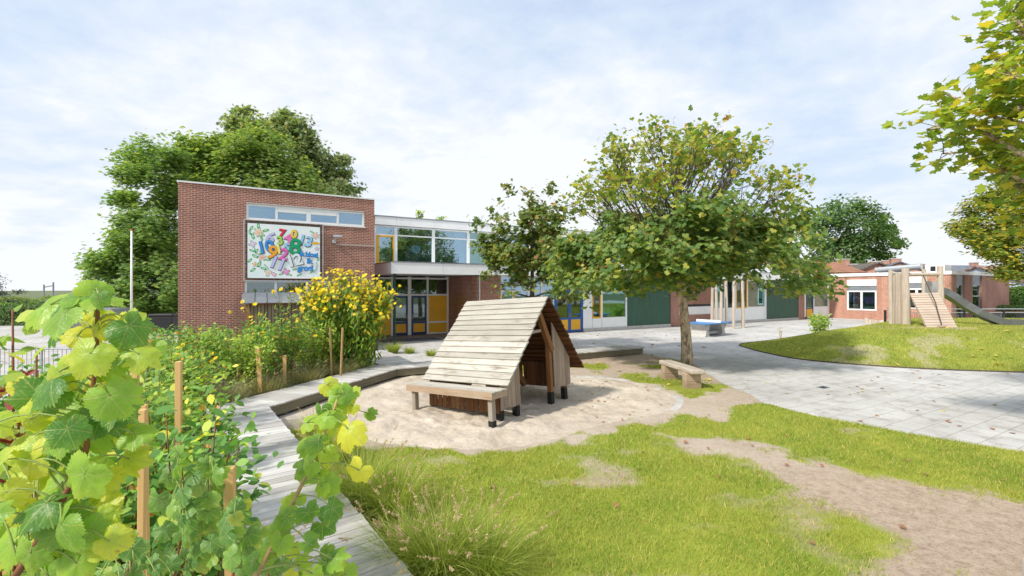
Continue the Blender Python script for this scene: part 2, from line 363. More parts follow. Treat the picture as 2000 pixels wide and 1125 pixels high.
M['maple2'] = leafmat('small maple leaf', [(0, (0.094, 0.171, 0.050)), (.5, (0.165, 0.242, 0.061)), (.82, (0.295, 0.319, 0.077)), (.94, (0.448, 0.401, 0.099)), (1, (0.425, 0.177, 0.077))], .5)
M['locust'] = leafmat('locust foliage', [(0, (0.122, 0.232, 0.079)), (.5, (0.207, 0.333, 0.099)), (1, (0.367, 0.443, 0.121))], 0.50)
M['locust2'] = leafmat('olive locust foliage', [(0, (0.137, 0.237, 0.079)), (.5, (0.232, 0.339, 0.099)), (1, (0.411, 0.452, 0.121))], 0.50)
M['poplar'] = leafmat('poplar foliage', [(0, (0.138, 0.218, 0.104)), (.6, (0.259, 0.332, 0.143)), (1, (0.489, 0.468, 0.219))], 0.50)
M['oak'] = leafmat('oak foliage', [(0, (0.068, 0.154, 0.054)), (.6, (0.138, 0.246, 0.077)), (1, (0.276, 0.369, 0.110))], 0.50)
M['beech'] = leafmat('beech foliage', [(0, (0.084, 0.173, 0.034)), (.45, (0.178, 0.264, 0.044)), (.75, (0.420, 0.392, 0.055)), (1, (0.714, 0.509, 0.070))], 0.50)
M['nearmaple'] = leafmat('yellowing maple leaf', [(0, (0.171, 0.281, 0.050)), (.45, (0.304, 0.405, 0.062)), (.8, (0.532, 0.527, 0.070)), (1, (0.768, 0.597, 0.077))], 0.50)
M['hedge'] = leafmat('hedge leaf', [(0, (.05, .13, .022)), (.6, (.10, .22, .035)), (1, (.19, .30, .05))], .3)
M['fartree'] = leafmat('far foliage', [(0, (.035, .06, .045)), (1, (.085, .12, .08))], .2)
M['shrub'] = leafmat('raspberry leaf', [(0, (0.101, 0.223, 0.052)), (.5, (0.193, 0.370, 0.076)), (.88, (0.384, 0.545, 0.099)), (.97, (0.724, 0.622, 0.076)), (1, (0.850, 0.175, 0.061))], 0.45)
M['shrub_y'] = leafmat('light shrub leaf', [(0, (0.185, 0.307, 0.058)), (.5, (0.325, 0.484, 0.087)), (.9, (0.542, 0.634, 0.123)), (1, (0.850, 0.782, 0.145))], 0.45)
M['shrub_d'] = leafmat('dark bramble leaf', [(0, (0.091, 0.212, 0.062)), (.5, (0.162, 0.344, 0.077)), (.9, (0.325, 0.553, 0.103)), (1, (0.844, 0.792, 0.103))], 0.42)
M['sunleaf'] = leafmat('sunflower leaf', [(0, (0.102, 0.216, 0.033)), (.5, (0.203, 0.351, 0.050)), (.9, (0.377, 0.486, 0.077)), (1, (0.725, 0.567, 0.066))], .42)
M['petal'] = leafmat('yellow petal', [(0, (.88, .60, .01)), (1, (.96, .76, .02))], .30, tr_mul=(1.05, 1.0, .5))
M['disc'] = plain('flower disc', (.62, .30, .01), .8, .2, 60)
M['redleaf'] = leafmat('autumn red leaf', [(0, (.26, .03, .03)), (.6, (.38, .06, .05)), (.8, (.55, .20, .04)), (1, (.16, .25, .05))], .4)
M['grass'] = leafmat('lawn grass', [(0, (0.143, 0.226, 0.039)), (.45, (0.250, 0.353, 0.055)), (.8, (0.432, 0.466, 0.089)), (.94, (0.699, 0.535, 0.195)), (1, (0.850, 0.591, 0.312))], .35, .6, .2, patch=(.9, (.56, .51, .12), .6))
M['grass2'] = leafmat('mound grass', [(0, (0.138, 0.210, 0.041)), (.45, (0.261, 0.329, 0.061)), (.8, (0.420, 0.435, 0.106)), (1, (0.754, 0.551, 0.267))], .3, .6, .2, patch=(.9, (.56, .51, .12), .6))
M['pampas'] = leafmat('fountain grass', [(0, (0.158, 0.231, 0.036)), (.5, (0.301, 0.385, 0.059)), (.85, (0.528, 0.554, 0.119)), (1, (0.765, 0.739, 0.297))], 0.45, .6, .2)
M['plume'] = leafmat('grass seed head', [(0, (.46, .33, .18)), (1, (.68, .54, .36))], .4)
M['drygrass'] = leafmat('dry grass', [(0, (.16, .20, .07)), (.4, (.28, .28, .12)), (1, (.62, .50, .32))], .35)
M['dryleaf'] = leafmat('dry fallen leaf', [(0, (.20, .075, .04)), (.6, (.34, .16, .08)), (1, (.52, .32, .17))], .15)
M['yellowleaf'] = leafmat('yellow fallen leaf', [(0, (.50, .36, .06)), (1, (.62, .50, .10))], .15)
# ------------------------------------------------------------------ ground, paving, lawns, sand
U = Vector((.874, .486, 0)); ANG = math.atan2(.486, .874)
def paving_mat():
    m, nt, p, o = mat_new('concrete paving slabs'); v = coords(nt, 'Object', (1, 1, 1), (0, 0, -ANG))
    b = N(nt, 'ShaderNodeTexBrick', i_Scale=1.0, i_Mortar_Size=.009, i_Mortar_Smooth=.25, i_Brick_Width=.6, i_Row_Height=.42, i_Bias=0.0, offset=.5)
    b.inputs['Color1'].default_value = (.57, .56, .54, 1); b.inputs['Color2'].default_value = (.525, .515, .495, 1); b.inputs['Mortar'].default_value = (.36, .335, .30, 1)
    nt.links.new(v, b.inputs['Vector'])
    f = noise(nt, v, .35, 7, .62); f2 = noise(nt, v, 2.2, 6, .7, .4); f3 = noise(nt, v, 55, 3, .6)
    c = mixc(nt, 1.0, b.outputs[0], ramp(nt, f, [(.32, (.80, .785, .77)), (.66, (1.08, 1.08, 1.08))]), 'MULTIPLY')
    c = mixc(nt, .9, c, ramp(nt, f2, [(.33, (.66, .63, .60)), (.50, (1, 1, 1))]), 'MULTIPLY')
    c = mixc(nt, .6, c, ramp(nt, noise(nt, v, 9, 5, .7, .5), [(.30, (.60, .54, .47)), (.40, (1, 1, 1))]), 'MULTIPLY')
    c = mixc(nt, .7, c, ramp(nt, f3, [(.3, (.84, .84, .84)), (.7, (1.1, 1.1, 1.1))]), 'MULTIPLY')
    nt.links.new(c, p.inputs['Base Color']); p.inputs['Roughness'].default_value = .85; p.inputs['Specular IOR Level'].default_value = .25
    bump(nt, p, math_n(nt, 'ADD', math_n(nt, 'SUBTRACT', 1.0, b.outputs['Fac']), math_n(nt, 'MULTIPLY', f3, .2)), .25, .006); return m
M['paving'] = paving_mat()
def sand_nodes(nt, v):
    f = noise(nt, v, 1.1, 8, .62); f2 = noise(nt, v, 14, 6, .7); f3 = noise(nt, v, 120, 3, .6)
    c = ramp(nt, f, [(.3, (.47, .395, .31)), (.7, (.64, .56, .46))])
    c = mixc(nt, .8, c, ramp(nt, f2, [(.28, (.72, .68, .64)), (.5, (1.02, 1.02, 1.02))]), 'MULTIPLY')
    sp = ramp(nt, noise(nt, v, 46, 2, .5), [(.70, (1, 1, 1)), (.76, (.40, .30, .22))])
    c = mixc(nt, .8, c, sp, 'MULTIPLY')
    return c, math_n(nt, 'ADD', math_n(nt, 'MULTIPLY', f2, .7), math_n(nt, 'MULTIPLY', f3, .25))
m, nt, p, o = mat_new('play sand'); v = coords(nt); c, h = sand_nodes(nt, v)
nt.links.new(c, p.inputs['Base Color']); p.inputs['Roughness'].default_value = .95; p.inputs['Specular IOR Level'].default_value = .1; bump(nt, p, h, .75, .045); M['sand'] = m
def turf_mat(name, g1, g2, g3):
    m, nt, p, o = mat_new(name); v = coords(nt)
    a = N(nt, 'ShaderNodeAttribute', attribute_name='cover'); a2 = N(nt, 'ShaderNodeAttribute', attribute_name='pale')
    sandc, h = sand_nodes(nt, v)
    f2 = noise(nt, v, 9, 7, .7); f4 = noise(nt, v, 1.5, 5, .6)
    soil = ramp(nt, f2, [(.25, (.33, .24, .175)), (.5, (.49, .38, .29)), (.75, (.62, .50, .395))])
    soil = mixc(nt, .8, soil, ramp(nt, noise(nt, coords(nt, 'Object', (1, 1.4, 1)), 30, 4, .6), [(.34, (.62, .56, .5)), (.46, (1, 1, 1))]), 'MULTIPLY')
    base = mixc(nt, a2.outputs['Fac'], soil, sandc)
    g = ramp(nt, math_n(nt, 'ADD', math_n(nt, 'MULTIPLY', noise(nt, v, 60, 4, .7), .55), math_n(nt, 'MULTIPLY', f4, .45)), [(.3, g1), (.5, g2), (.7, g3)])
    k = math_n(nt, 'ADD', a.outputs['Fac'], math_n(nt, 'MULTIPLY', math_n(nt, 'SUBTRACT', f2, .5), .9))
    c = mixc(nt, ramp(nt, k, [(.30, (0, 0, 0)), (.85, (1, 1, 1))]), base, g)
    nt.links.new(c, p.inputs['Base Color']); p.inputs['Roughness'].default_value = .95; p.inputs['Specular IOR Level'].default_value = .1
    bump(nt, p, math_n(nt, 'ADD', f2, noise(nt, v, 90, 4, .7)), .7, .03); return m
M['turf'] = turf_mat('lawn turf', (.16, .22, .03), (.29, .36, .045), (.48, .47, .09))
M['turf2'] = turf_mat('mound turf', (.16, .22, .03), (.28, .34, .05), (.44, .44, .10))
m, nt, p, o = mat_new('bed soil'); v = coords(nt); f = noise(nt, v, 4, 8, .7)
nt.links.new(ramp(nt, f, [(.3, (.045, .036, .022)), (.5, (.085, .085, .035)), (.7, (.12, .15, .04))]), p.inputs['Base Color']); p.inputs['Roughness'].default_value = .95; bump(nt, p, f, .8, .08); M['soil'] = m
m, nt, p, o = mat_new('surrounding ground'); v = coords(nt); f = noise(nt, v, .08, 8, .65)
nt.links.new(ramp(nt, f, [(.35, (.08, .12, .03)), (.6, (.16, .17, .09))]), p.inputs['Base Color']); p.inputs['Roughness'].default_value = .95; M['field'] = m

def sheet(name, poly, z, mat):
    me = bpy.data.meshes.new(name); me.from_pydata([(x, y, z) for x, y in poly], [], [tuple(range(len(poly)))]); me.materials.append(mat)
    o = bpy.data.objects.new(name, me); C.objects.link(o); return tag(o, kind='structure')
sheet('ground', [(-900, -60), (900, -60), (900, 1200), (-900, 1200)], -.03, M['field'])
sheet('paving', [(-70, -8), (80, -8), (80, 78), (-70, 78)], 0, M['paving'])

SAND = [(-4.75, 9.2), (-4.2, 11.3), (-3.35, 13.5), (-2.5, 14.0), (0, 13.9), (1.7, 13.7), (3.1, 13.2), (3.75, 12.0), (3.95, 10.75), (3.2, 9.55), (2.0, 8.9), (.9, 7.95), (0, 7.5), (-.45, 7.4), (-1.3, 7.5), (-2.1, 7.7), (-2.8, 8.0), (-3.4, 8.25), (-4.1, 8.6)]
SANDP = smoothpoly(SAND, 6)
PATHP = [(2.75, 8.25), (3.4, 8.0), (4.17, 7.72), (4.78, 6.7), (5.37, 6.37), (5.8, 6.04), (6.24, 5.54), (8, 4.6), (9, 1), (3.2, 1), (3.5, 4.2), (3.63, 4.49), (3.85, 4.96), (3.66, 5.42), (3.69, 5.96), (3.16, 7.03), (2.7, 7.6)]
BARE = [tuple(G(*q)[:2]) for q in [(1150, 742), (1210, 747), (1262, 752), (1290, 770), (1325, 778), (1345, 792), (1400, 768), (1440, 748), (1470, 772), (1500, 788), (1440, 797), (1410, 818), (1330, 815), (1275, 833), (1210, 838), (1110, 872), (1090, 855), (1290, 800), (1230, 765)]]
def zlawn0(x, y): return .035+.03*(fbm(x*.5, y*.5, 3)-.5)
def cover(x, y):
    n = fbm(x*1.7, y*1.7, 5)-.5; n2 = fbm(x*5, y*5, 8, 3)-.5
    c = np.clip((-sdist(x, y, PATHP)+n*1.1+n2*.7)/.5+.55, 0, 1)
    c = np.minimum(c, np.clip((-sdist(x, y, SANDP)+n*.8+n2*.35-.10)/.14, 0, 1))
    c = np.minimum(c, np.clip((-sdist(x, y, BARE)+n*.8+n2*.5)/.2+.3, 0, 1))
    strip = (y > 12.2) & (x > 1.0)                       # thin turf behind the sandpit
    c = np.where(strip, np.minimum(c, np.clip((fbm(x*1.1+4, y*1.1, 17)-.46)*7+.35, 0, 1)), c)
    sp = fbm(x*1.3+9, y*1.3, 21); c = np.minimum(c, np.clip((.84-sp)*4, .35, 1))   # worn spots
    return c
def pale(x, y): return np.clip(1.15-np.hypot(x-1.2, y-10.6)/6.0+.6*(fbm(x*1.5, y*1.5, 31)-.5), 0, 1)*np.clip((y-6.0)/.9, 0, 1)
LAWN = [(-.2, .3), (-.55, 2.6), (-.95, 3.7), (-4.75, 8.75), (-4.6, 11), (-3.4, 13.7), (-2.5, 14.3), (2.6, 17.9), (5.34, 18.9), (6.2, 16.9), (6.35, 15.5), (6.1, 14.3), (5.9, 12.4), (6.0, 11.4), (5.85, 10.6), (6.36, 9.42), (7.38, 8.2), (8.28, 7.36), (9.2, 6.4), (11, 4), (11, .3)]
def zlawn(x, y, s=None): return zlawn0(x, y)*np.clip(-sdist(x, y, LAWN)*-1/.25, 0, 1)+.006-.16*np.clip((sdist(x, y, SANDP)-.05)/.3, 0, 1)
lawn = tag(star_sheet('lawn', LAWN, (1.6, 9.2), 70, zlawn, M['turf'], dict(cover=cover, pale=pale), sub=12), kind='structure')
def zsand(x, y, s=None):
    e = np.clip(sdist(x, y, SANDP)/.5, 0, 1)
    return np.maximum(.014, .015+e*(.05+.13*(fbm(x*1.6, y*1.6, 41)-.5)+.09*(fbm(x*5, y*5, 43, 3)-.5)-.09*np.exp(-((x-.9)**2+(y-10.9)**2)/.8)))
tag(star_sheet('sandpit', SANDP, (-.3, 10.6), 80, zsand, M['sand'], sub=4), kind='structure')
# lawn grass blades
def blades(n, xs, ys, zs, h, wd, lean):
    az = rng.uniform(0, 2*np.pi, n); ln = rng.uniform(.1, lean, n); dx, dy = np.cos(az), np.sin(az)
    fa = rng.uniform(0, np.pi, n); sx, sy = np.cos(fa)*wd/2, np.sin(fa)*wd/2
    base = np.stack([xs, ys, zs-.004], -1); P0 = base+np.stack([sx, sy, 0*sx], -1); P1 = base-np.stack([sx, sy, 0*sx], -1)
    tip = base+np.stack([dx*ln*h, dy*ln*h, h], -1)
    return np.stack([P0, P1, tip], 1).reshape(-1, 3)
def scatter(n, xr, yr, dens):
    x = rng.uniform(*xr, n); y = rng.uniform(*yr, n); k = rng.uniform(size=n) < dens(x, y); return x[k], y[k]
def in_view(x, y, pad=.08): return (np.abs(x/np.maximum(y, .1)) < 1.125+pad) & (y > 3.2)
def dens_front(x, y):
    d = np.where(inside(x, y, LAWN), cover(x, y)**1.3, 0)*in_view(x, y)
    return d*np.clip((5.2/np.maximum(y, 1))**1.1, .1, 1)
x, y = scatter(1050000, (-5, 11), (3.3, 19), dens_front)
h = rng.uniform(.02, .075, len(x))*(.5+.9*fbm(x*1.6, y*1.6, 51))
tag(np_mesh('lawn_grass', blades(len(x), x, y, zlawn(x, y), h, rng.uniform(.004, .0085, len(x))*(.7+y*.09), 1.1), 3, M['grass']), kind='stuff')
# edge fringe: longer grass along the paving
# mound with the play tower
MOUND = smoothpoly([(11.0, 21.9), (10.55, 20.2), (10.55, 18.7), (10.9, 17.1), (12.37, 15.75), (14.26, 14.9), (16.3, 14.45), (19, 14.0), (26, 13.5), (34, 17), (36, 25), (30, 29.5), (24.5, 30), (21.3, 29.6), (17.2, 26.5), (13.6, 23.7)], 6)
def zm_of(x, y):
    d = np.clip(sdist(x, y, MOUND)/4.6, 0, 1); return .006+1.0*(d*d*(3-2*d))+.06*(fbm(x*.8, y*.8, 61)-.5)*np.clip(d*4, 0, 1)
def cover2(x, y):
    sp = fbm(x*.75+2, y*.75, 71); c = np.clip((.74-sp)*5, .55, 1)
    return np.where((np.hypot((x-18.3)/1.5, (y-19.4)/.8) < 1), np.minimum(c, .35), c)
tag(star_sheet('grass_mound', MOUND, (19, 20.5), 60, lambda x, y, s: zm_of(x, y), M['turf2'], dict(cover=cover2, pale=lambda x, y: 0*x+.5), sub=3), kind='structure')
x, y = scatter(430000, (10, 36), (13.4, 30), lambda x, y: np.where(inside(x, y, MOUND) & in_view(x, y), cover2(x, y)*np.clip((16/np.maximum(y, 1))**1.5, .1, 1), 0))
h = rng.uniform(.03, .085, len(x))
tag(np_mesh('mound_grass', blades(len(x), x, y, zm_of(x, y), h, rng.uniform(.012, .022, len(x)), .9), 3, M['grass2']), kind='stuff')
def ground_z(x, y):
    a = np.array([x]), np.array([y])
    if inside(*a, MOUND)[0]: return float(zm_of(*a)[0])
    if inside(*a, SANDP)[0]: return float(zsand(*a)[0])
    if inside(*a, LAWN)[0]: return float(zlawn(*a)[0])
    return 0.0
# planting bed
BED = [(-1.0, .2), (-1.55, 2.5), (-1.75, 3.3), (-5.8, 9.0), (-5.5, 10.5), (-4.5, 13.8), (-5.0, 16.5), (-5.6, 18.5), (-6.5, 20.6), (-12.7, 17.2), (-12.4, 14), (-11.6, 11), (-9.8, 7), (-6.5, 3), (-4.5, .2)]
def zbed(x, y, s=None): return .01+.26*np.clip(sdist(x, y, BED)/.35, 0, 1)+.1*(fbm(x, y, 81)-.5)*np.clip(sdist(x, y, BED)/.6, 0, 1)
tag(star_sheet('planting_bed', BED, (-7.2, 10.0), 30, zbed, M['soil'], sub=8), kind='structure')
# curved kerb of the sandpit
arc = smoothpoly([(1.6, 13.72), (3.1, 13.25), (3.78, 12.05), (3.97, 10.75), (3.25, 9.55), (2.6, 9.15)], 10, closed=False)
mb = MB()
L_ = [0]
for a, b in zip(arc, arc[1:]): L_.append(L_[-1]+math.hypot(b[0]-a[0], b[1]-a[1]))
t = 0
while t < L_[-1]-.3:
    q = [np.array([np.interp(s, L_, [a[k] for a in arc]) for k in (0, 1)]) for s in (t+.006, t+.294)]
    mb.bar((*q[0], .0-.02+.008*rng.normal()), (*q[1], .0-.02+.008*rng.normal()), .17, .13); t += .30
tag(mb.build('kerb', M['concrete'], bevel=.008), kind='structure')
mb = MB()
for a, b in zip(MOUND, MOUND[1:]+MOUND[:1]):
    if max(a[1], b[1]) < 27.5 and max(a[0], b[0]) < 30: mb.bar((*a, .005), (*b, .005), .035, .07)
tag(mb.build('lawn_edge_shadow', plain('mound edge shadow strip', (.10, .075, .055), .9, .2, 8)), kind='structure')  # dark brown strip stands in for the soil shadow along the mound edge
# drain grate in the paving
c0 = G(1608, 757); g = thing('drain_grate', 'small dark drain grate let into the pale paving', 'drain', (c0.x, c0.y, 0), ANG)
mb = MB(); mb.box(-.16, .16, -.10, -.08, .001, .012); mb.box(-.16, .16, .08, .10, .001, .012); mb.box(-.16, -.135, -.08, .08, .001, .012); mb.box(.135, .16, -.08, .08, .001, .012); mb.build('frame', M['grey'], g)
mb = MB(); [mb.box(-.13+.04*i, -.11+.04*i, -.08, .08, .001, .010) for i in range(7)]; mb.build('bars', M['black'], g)
mb = MB(); mb.box(-.135, .135, -.08, .08, .0004, .003); mb.build('sump', M['bituband'], g)
# ------------------------------------------------------------------ school building
S0 = Vector((-12.78, 17.42, 0))
def fac(px, py, yl=0.0, org=S0, ang=ANG):
    d = Vector(((px-CX)/F, 1, -(py-CY)/F)); o = Vector((0, 0, CAMZ))-org
    Rm = Matrix.Rotation(-ang, 3, 'Z'); d = Rm @ d; o = Rm @ o
    t = (yl-o.y)/d.y; q = o+t*d; return q.x, q.z
def fx(px, yl=0.0, **k): return fac(px, 600, yl, **k)[0]
def fz(px, py, yl=0.0, **k): return fac(px, py, yl, **k)[1]
school = thing('school_building', 'red brick and white school with a glazed entrance and a long low classroom wing', 'school building', S0, ANG)
def wall_open(name, x0, x1, z0, z1, y0, y1, openings, mat, parent):
    xs = sorted({x0, x1, *[v for o in openings for v in o[:2]]}); zs = sorted({z0, z1, *[v for o in openings for v in o[2:4]]})
    mb = MB()
    for a, b in zip(zs, zs[1:]):
        run = None
        for c, d in zip(xs, xs[1:]):
            mx, mz = (c+d)/2, (a+b)/2
            hole = any(o[0] < mx < o[1] and o[2] < mz < o[3] for o in openings)
            if hole:
                if run: mb.box(run[0], run[1], y0, y1, a, b); run = None
            else: run = (run[0], d) if run else (c, d)
        if run: mb.box(run[0], run[1], y0, y1, a, b)
    return mb.build(name, mat, parent)
def window(parent, x0, x1, z0, z1, y, vs=(), hs=(), fm='whiteframe', gm='glass', fw=.07, dp=.09, name='window', parts=True):
    """frame with panes; vs: mullion x or (x, width); hs: transom z or (z, xa, xb)"""
    mb = MB(); e = .0015
    mb.box(x0, x1, y, y+dp, z0, z0+fw); mb.box(x0, x1, y, y+dp, z1-fw, z1)
    mb.box(x0, x0+fw, y, y+dp, z0+fw, z1-fw); mb.box(x1-fw, x1, y, y+dp, z0+fw, z1-fw)
    for v in vs:
        xv, wv = v if isinstance(v, tuple) else (v, fw)
        mb.box(xv-wv/2, xv+wv/2, y-.004, y+dp-.004, z0+fw, z1-fw)
    for hh in hs:
        zh, xa, xb = hh if isinstance(hh, tuple) else (hh, x0+fw, x1-fw)
        mb.box(xa, xb, y+.006, y+dp-.01, zh-fw*.4, zh+fw*.4)
    f = mb.build(name, M[fm], parent)
    g = MB(); g.box(x0+fw*.5, x1-fw*.5, y+dp*.5, y+dp*.5+.012, z0+fw*.5, z1-fw*.5); g.build('pane', M[gm], f)
    return f
BX = 7.36; BH = 6.76
W1 = (fx(480.5), fx(711.5), fz(480, 428), fz(480, 398)); W1 = (W1[0], W1[1], (fz(480, 428)+fz(711, 443.3))/2, (fz(480, 398)+fz(711, 414))/2)
W2 = (fx(477.5), fx(659), fz(478, 578.5), fz(478, 547))
wall_open('brick_block_wall', 0, BX, 0, BH, 0, .3, [W1, W2], M['brick'], school)
mb = MB(); mb.box(0, .3, .302, 11, 0, BH); mb.box(BX-.3, BX, .302, 11, 0, BH); mb.box(.3, BX-.3, 10.7, 11, 0, BH); mb.build('brick_side_wall', M['brick'], school)
mb = MB(); mb.box(.3, BX-.3, .3, 10.7, BH-.35, BH-.1); mb.build('block_roof', M['roofgrey'], school)
mb = MB(); mb.box(-.04, BX+.01, -.045, .31, BH+.001, BH+.06); mb.box(-.04, .31, .31, 11.04, BH+.001, BH+.06); mb.box(BX-.31, BX+.04, .31, 11.04, BH+.001, BH+.06); mb.build('roof_trim', M['whiteframe'], school)
mb = MB(); mb.box(.302, BX-.302, 4.2, 4.3, 0, BH-.36); mb.box(.302, BX-.302, .31, 4.2, 3.2, 3.3); mb.build('inner_wall', M['interior'], school)
a, b, c = fx(540), fx(603), fx(660)
zt, zb = W1[3], W1[2]
window(school, *W1, .03, vs=[a, (b, .17), c], fw=.085)
mb = MB()
for x0_, x1_ in ((a+.05, b-.09), (b+.09, c-.05)): mb.box(x0_, x1_, .022, .11, zt-.26, zt-.087)
mb.build('roller_box', M['whiteframe'], school)
window(school, *W2, .03, vs=[fx(538.5), (fx(600), .12)], gm='glass_dark', fw=.085)
mb = MB(); mb.box(W1[0]-.05, W1[1]+.05, -.04, .028, W1[2]-.05, W1[2]-.001); mb.build('window_sill', M['whiteframe'], school)
mb = MB(); mb.box(W2[0]-.05, W2[1]+.05, -.04, .028, W2[2]-.05, W2[2]-.001); mb.build('window_sill', M['whiteframe'], school)
mb = MB(); mb.box(W1[0], W1[1], -.012, .028, W1[3]+.001, W1[3]+.05); mb.build('lintel', M['concrete'], school)
mb = MB(); zp = fz(690, 480); mb.tube([(fx(655), -.03, zp+.01), (fx(731), -.03, fz(731, 481))], .02, 6); mb.build('conduit', M['galv'], school)
# wall lamp
lx, lz = fac(652, 466); fl = MB()
fl.box(lx-.08, lx+.08, -.10, -.002, lz-.20, lz-.06); fl.bar((lx, -.08, lz-.10), (lx+.10, -.42, lz+.02), .05, .05); lamp = fl.build('wall_lamp', M['galv'], school)
fl = MB(); fl.box(lx-.09, lx+.27, -.62, -.40, lz+.0, lz+.10); fl.build('lamp_head', M['galv'], lamp, bevel=.02)
# ---- two storey middle part
YF = 4.36; XE = fx(1212, YF); UT = 6.74
zs_top = fz(772, 441.5, YF); zs_bot = 4.0
zs_tr = fz(772, 459.5, YF)
xm = [fx(773, YF), fx(846, YF), fx(914.8, YF)]; pit = (xm[2]-xm[0])/2
bays = [fx(731.5, YF)]+[xm[0]+pit*i for i in range(0, 40) if xm[0]+pit*i < XE-.4]+[XE]
mb = MB()
for i, (a, b) in enumerate(zip(bays, bays[1:])): mb.box(a+.004, b-.004, YF-.12, YF-.02, zs_top+.02, UT-.03)
mb.build('fascia_panel', M['white'], school)
mb = MB(); mb.box(BX+.005, XE+.06, YF-.15, YF+.3, UT-.028, UT+.03); mb.build('roof_edge', M['grey'], school)
mb = MB(); mb.box(BX+.0, XE, YF+.02, 12, UT-.3, UT-.05); mb.build('middle_roof', M['roofgrey'], school)
mb = MB(); mb.box(XE-.3, XE, YF+.12, 12, 0, UT-.31); mb.box(BX+.01, XE-.31, 11.7, 12, 0, UT-.31); mb.build('end_wall', M['brick'], school)
mb = MB(); mb.box(BX+.01, XE-.31, YF+.12, 11.69, 3.45, 3.6); mb.box(BX+.01, XE-.31, 9.0, 9.1, 3.61, UT-.32); mb.box(BX+.01, XE-.31, YF+.02, YF+.1, 3.61, 4.0)
for i in range(2, len(bays)-1, 3): mb.box(bays[i]-.05, bays[i]+.05, YF+.2, 8.98, 3.61, UT-.32)
mb.build('inner_wall', M['interior'], school)
for i, (a, b) in enumerate(zip(bays, bays[1:])):
    f = window(school, a, b, zs_bot, zs_top, YF, hs=[zs_tr], gm='glass' if i != 3 else 'glass_teal', fw=.09)
    if i == 0:
        y_ = MB(); y_.box(a+.09, a+.25, YF-.012, YF+.07, zs_bot+.09, zs_tr-.04); y_.box(b-.16, b-.09, YF-.012, YF+.07, zs_bot+.09, zs_tr-.04); y_.box(a+.25, b-.16, YF-.012, YF+.07, zs_tr-.12, zs_tr-.04); y_.box(a+.25, b-.16, YF-.012, YF+.07, zs_bot+.09, zs_bot+.2); y_.build('casement', M['yellow'], f)
    if i in (1, 2):
        q = MB()
        if i == 1: px_, pz_ = fac(812, 487, YF+.06); q.box(px_-.24, px_+.24, YF+.064, YF+.068, pz_-.22, pz_+.22); q.build('notice', M['paper'], f)
    q = MB(); n_ = 3 if i % 2 else 5
    for k in range(n_): q.box(b-.25-.14*k, b-.14-.14*k, YF+.2, YF+.215, zs_bot, zs_top-.05)
    if i in (2, 3, 5, 7): q.build('blind', M['blind'], f)
for x_, h_ in ((BX+.9, 1.5), (BX+3.2, 1.7), (BX+4.3, 1.2)): q = MB(); q.box(x_, x_+.9, YF+1.6, YF+2.0, 3.62, 3.62+h_); q.build('cupboard', M['interior'], school)
# plants on the flat roof behind the edge
# ---- canopy and low roof in one long slab
xc = fx(765, .2); xend = fx(1619, .2); ZC0, ZC1 = 3.40, 3.97
Z2 = 3.05; xstep = fx(1215, .2)
mb = MB(); poly = [(xc, .2), (xend, .2), (xend, 4.3), (xc-.35, 4.3)]
mb.prism([(xc+.03, .23), (xend-.03, .23), (xend-.03, 4.27), (xc-.30, 4.27)], ZC0+.03, ZC1-.02); mb.build('canopy_slab', M['white'], school)
mb = MB(); seg = np.linspace(xc, xend, 16)
for a, b in zip(seg, seg[1:]): mb.box(a+.005, b-.005, .19, .225, ZC0, ZC1-.03)
mb.bar((xc+.0, .21, (ZC0+ZC1)/2-.015), (xc-.36, 4.3, (ZC0+ZC1)/2-.015), .035, ZC1-ZC0-.03); mb.build('canopy_fascia', M['white'], school)
mb = MB(); mb.box(xc-.02, xend+.02, .16, .24, ZC1-.029, ZC1+.02); mb.bar((xc-.0, .23, ZC1-.005), (xc-.37, 4.3, ZC1-.005), .06, .05); mb.build('canopy_edge', M['grey'], school)
mb = MB(); mb.box(xstep+.02, xend-.05, 4.28, 12, 3.4, 3.95); mb.build('wing_roof', M['roofgrey'], school)
gx = fx(771, .3)
mb = MB(); mb.tube([(gx, .32, 0), (gx, .32, ZC0+.03)], .055, 10); mb.box(gx-.1, gx+.1, .22, .42, 0, .012); mb.build('canopy_post', M['greenpost'], school, smooth=False)
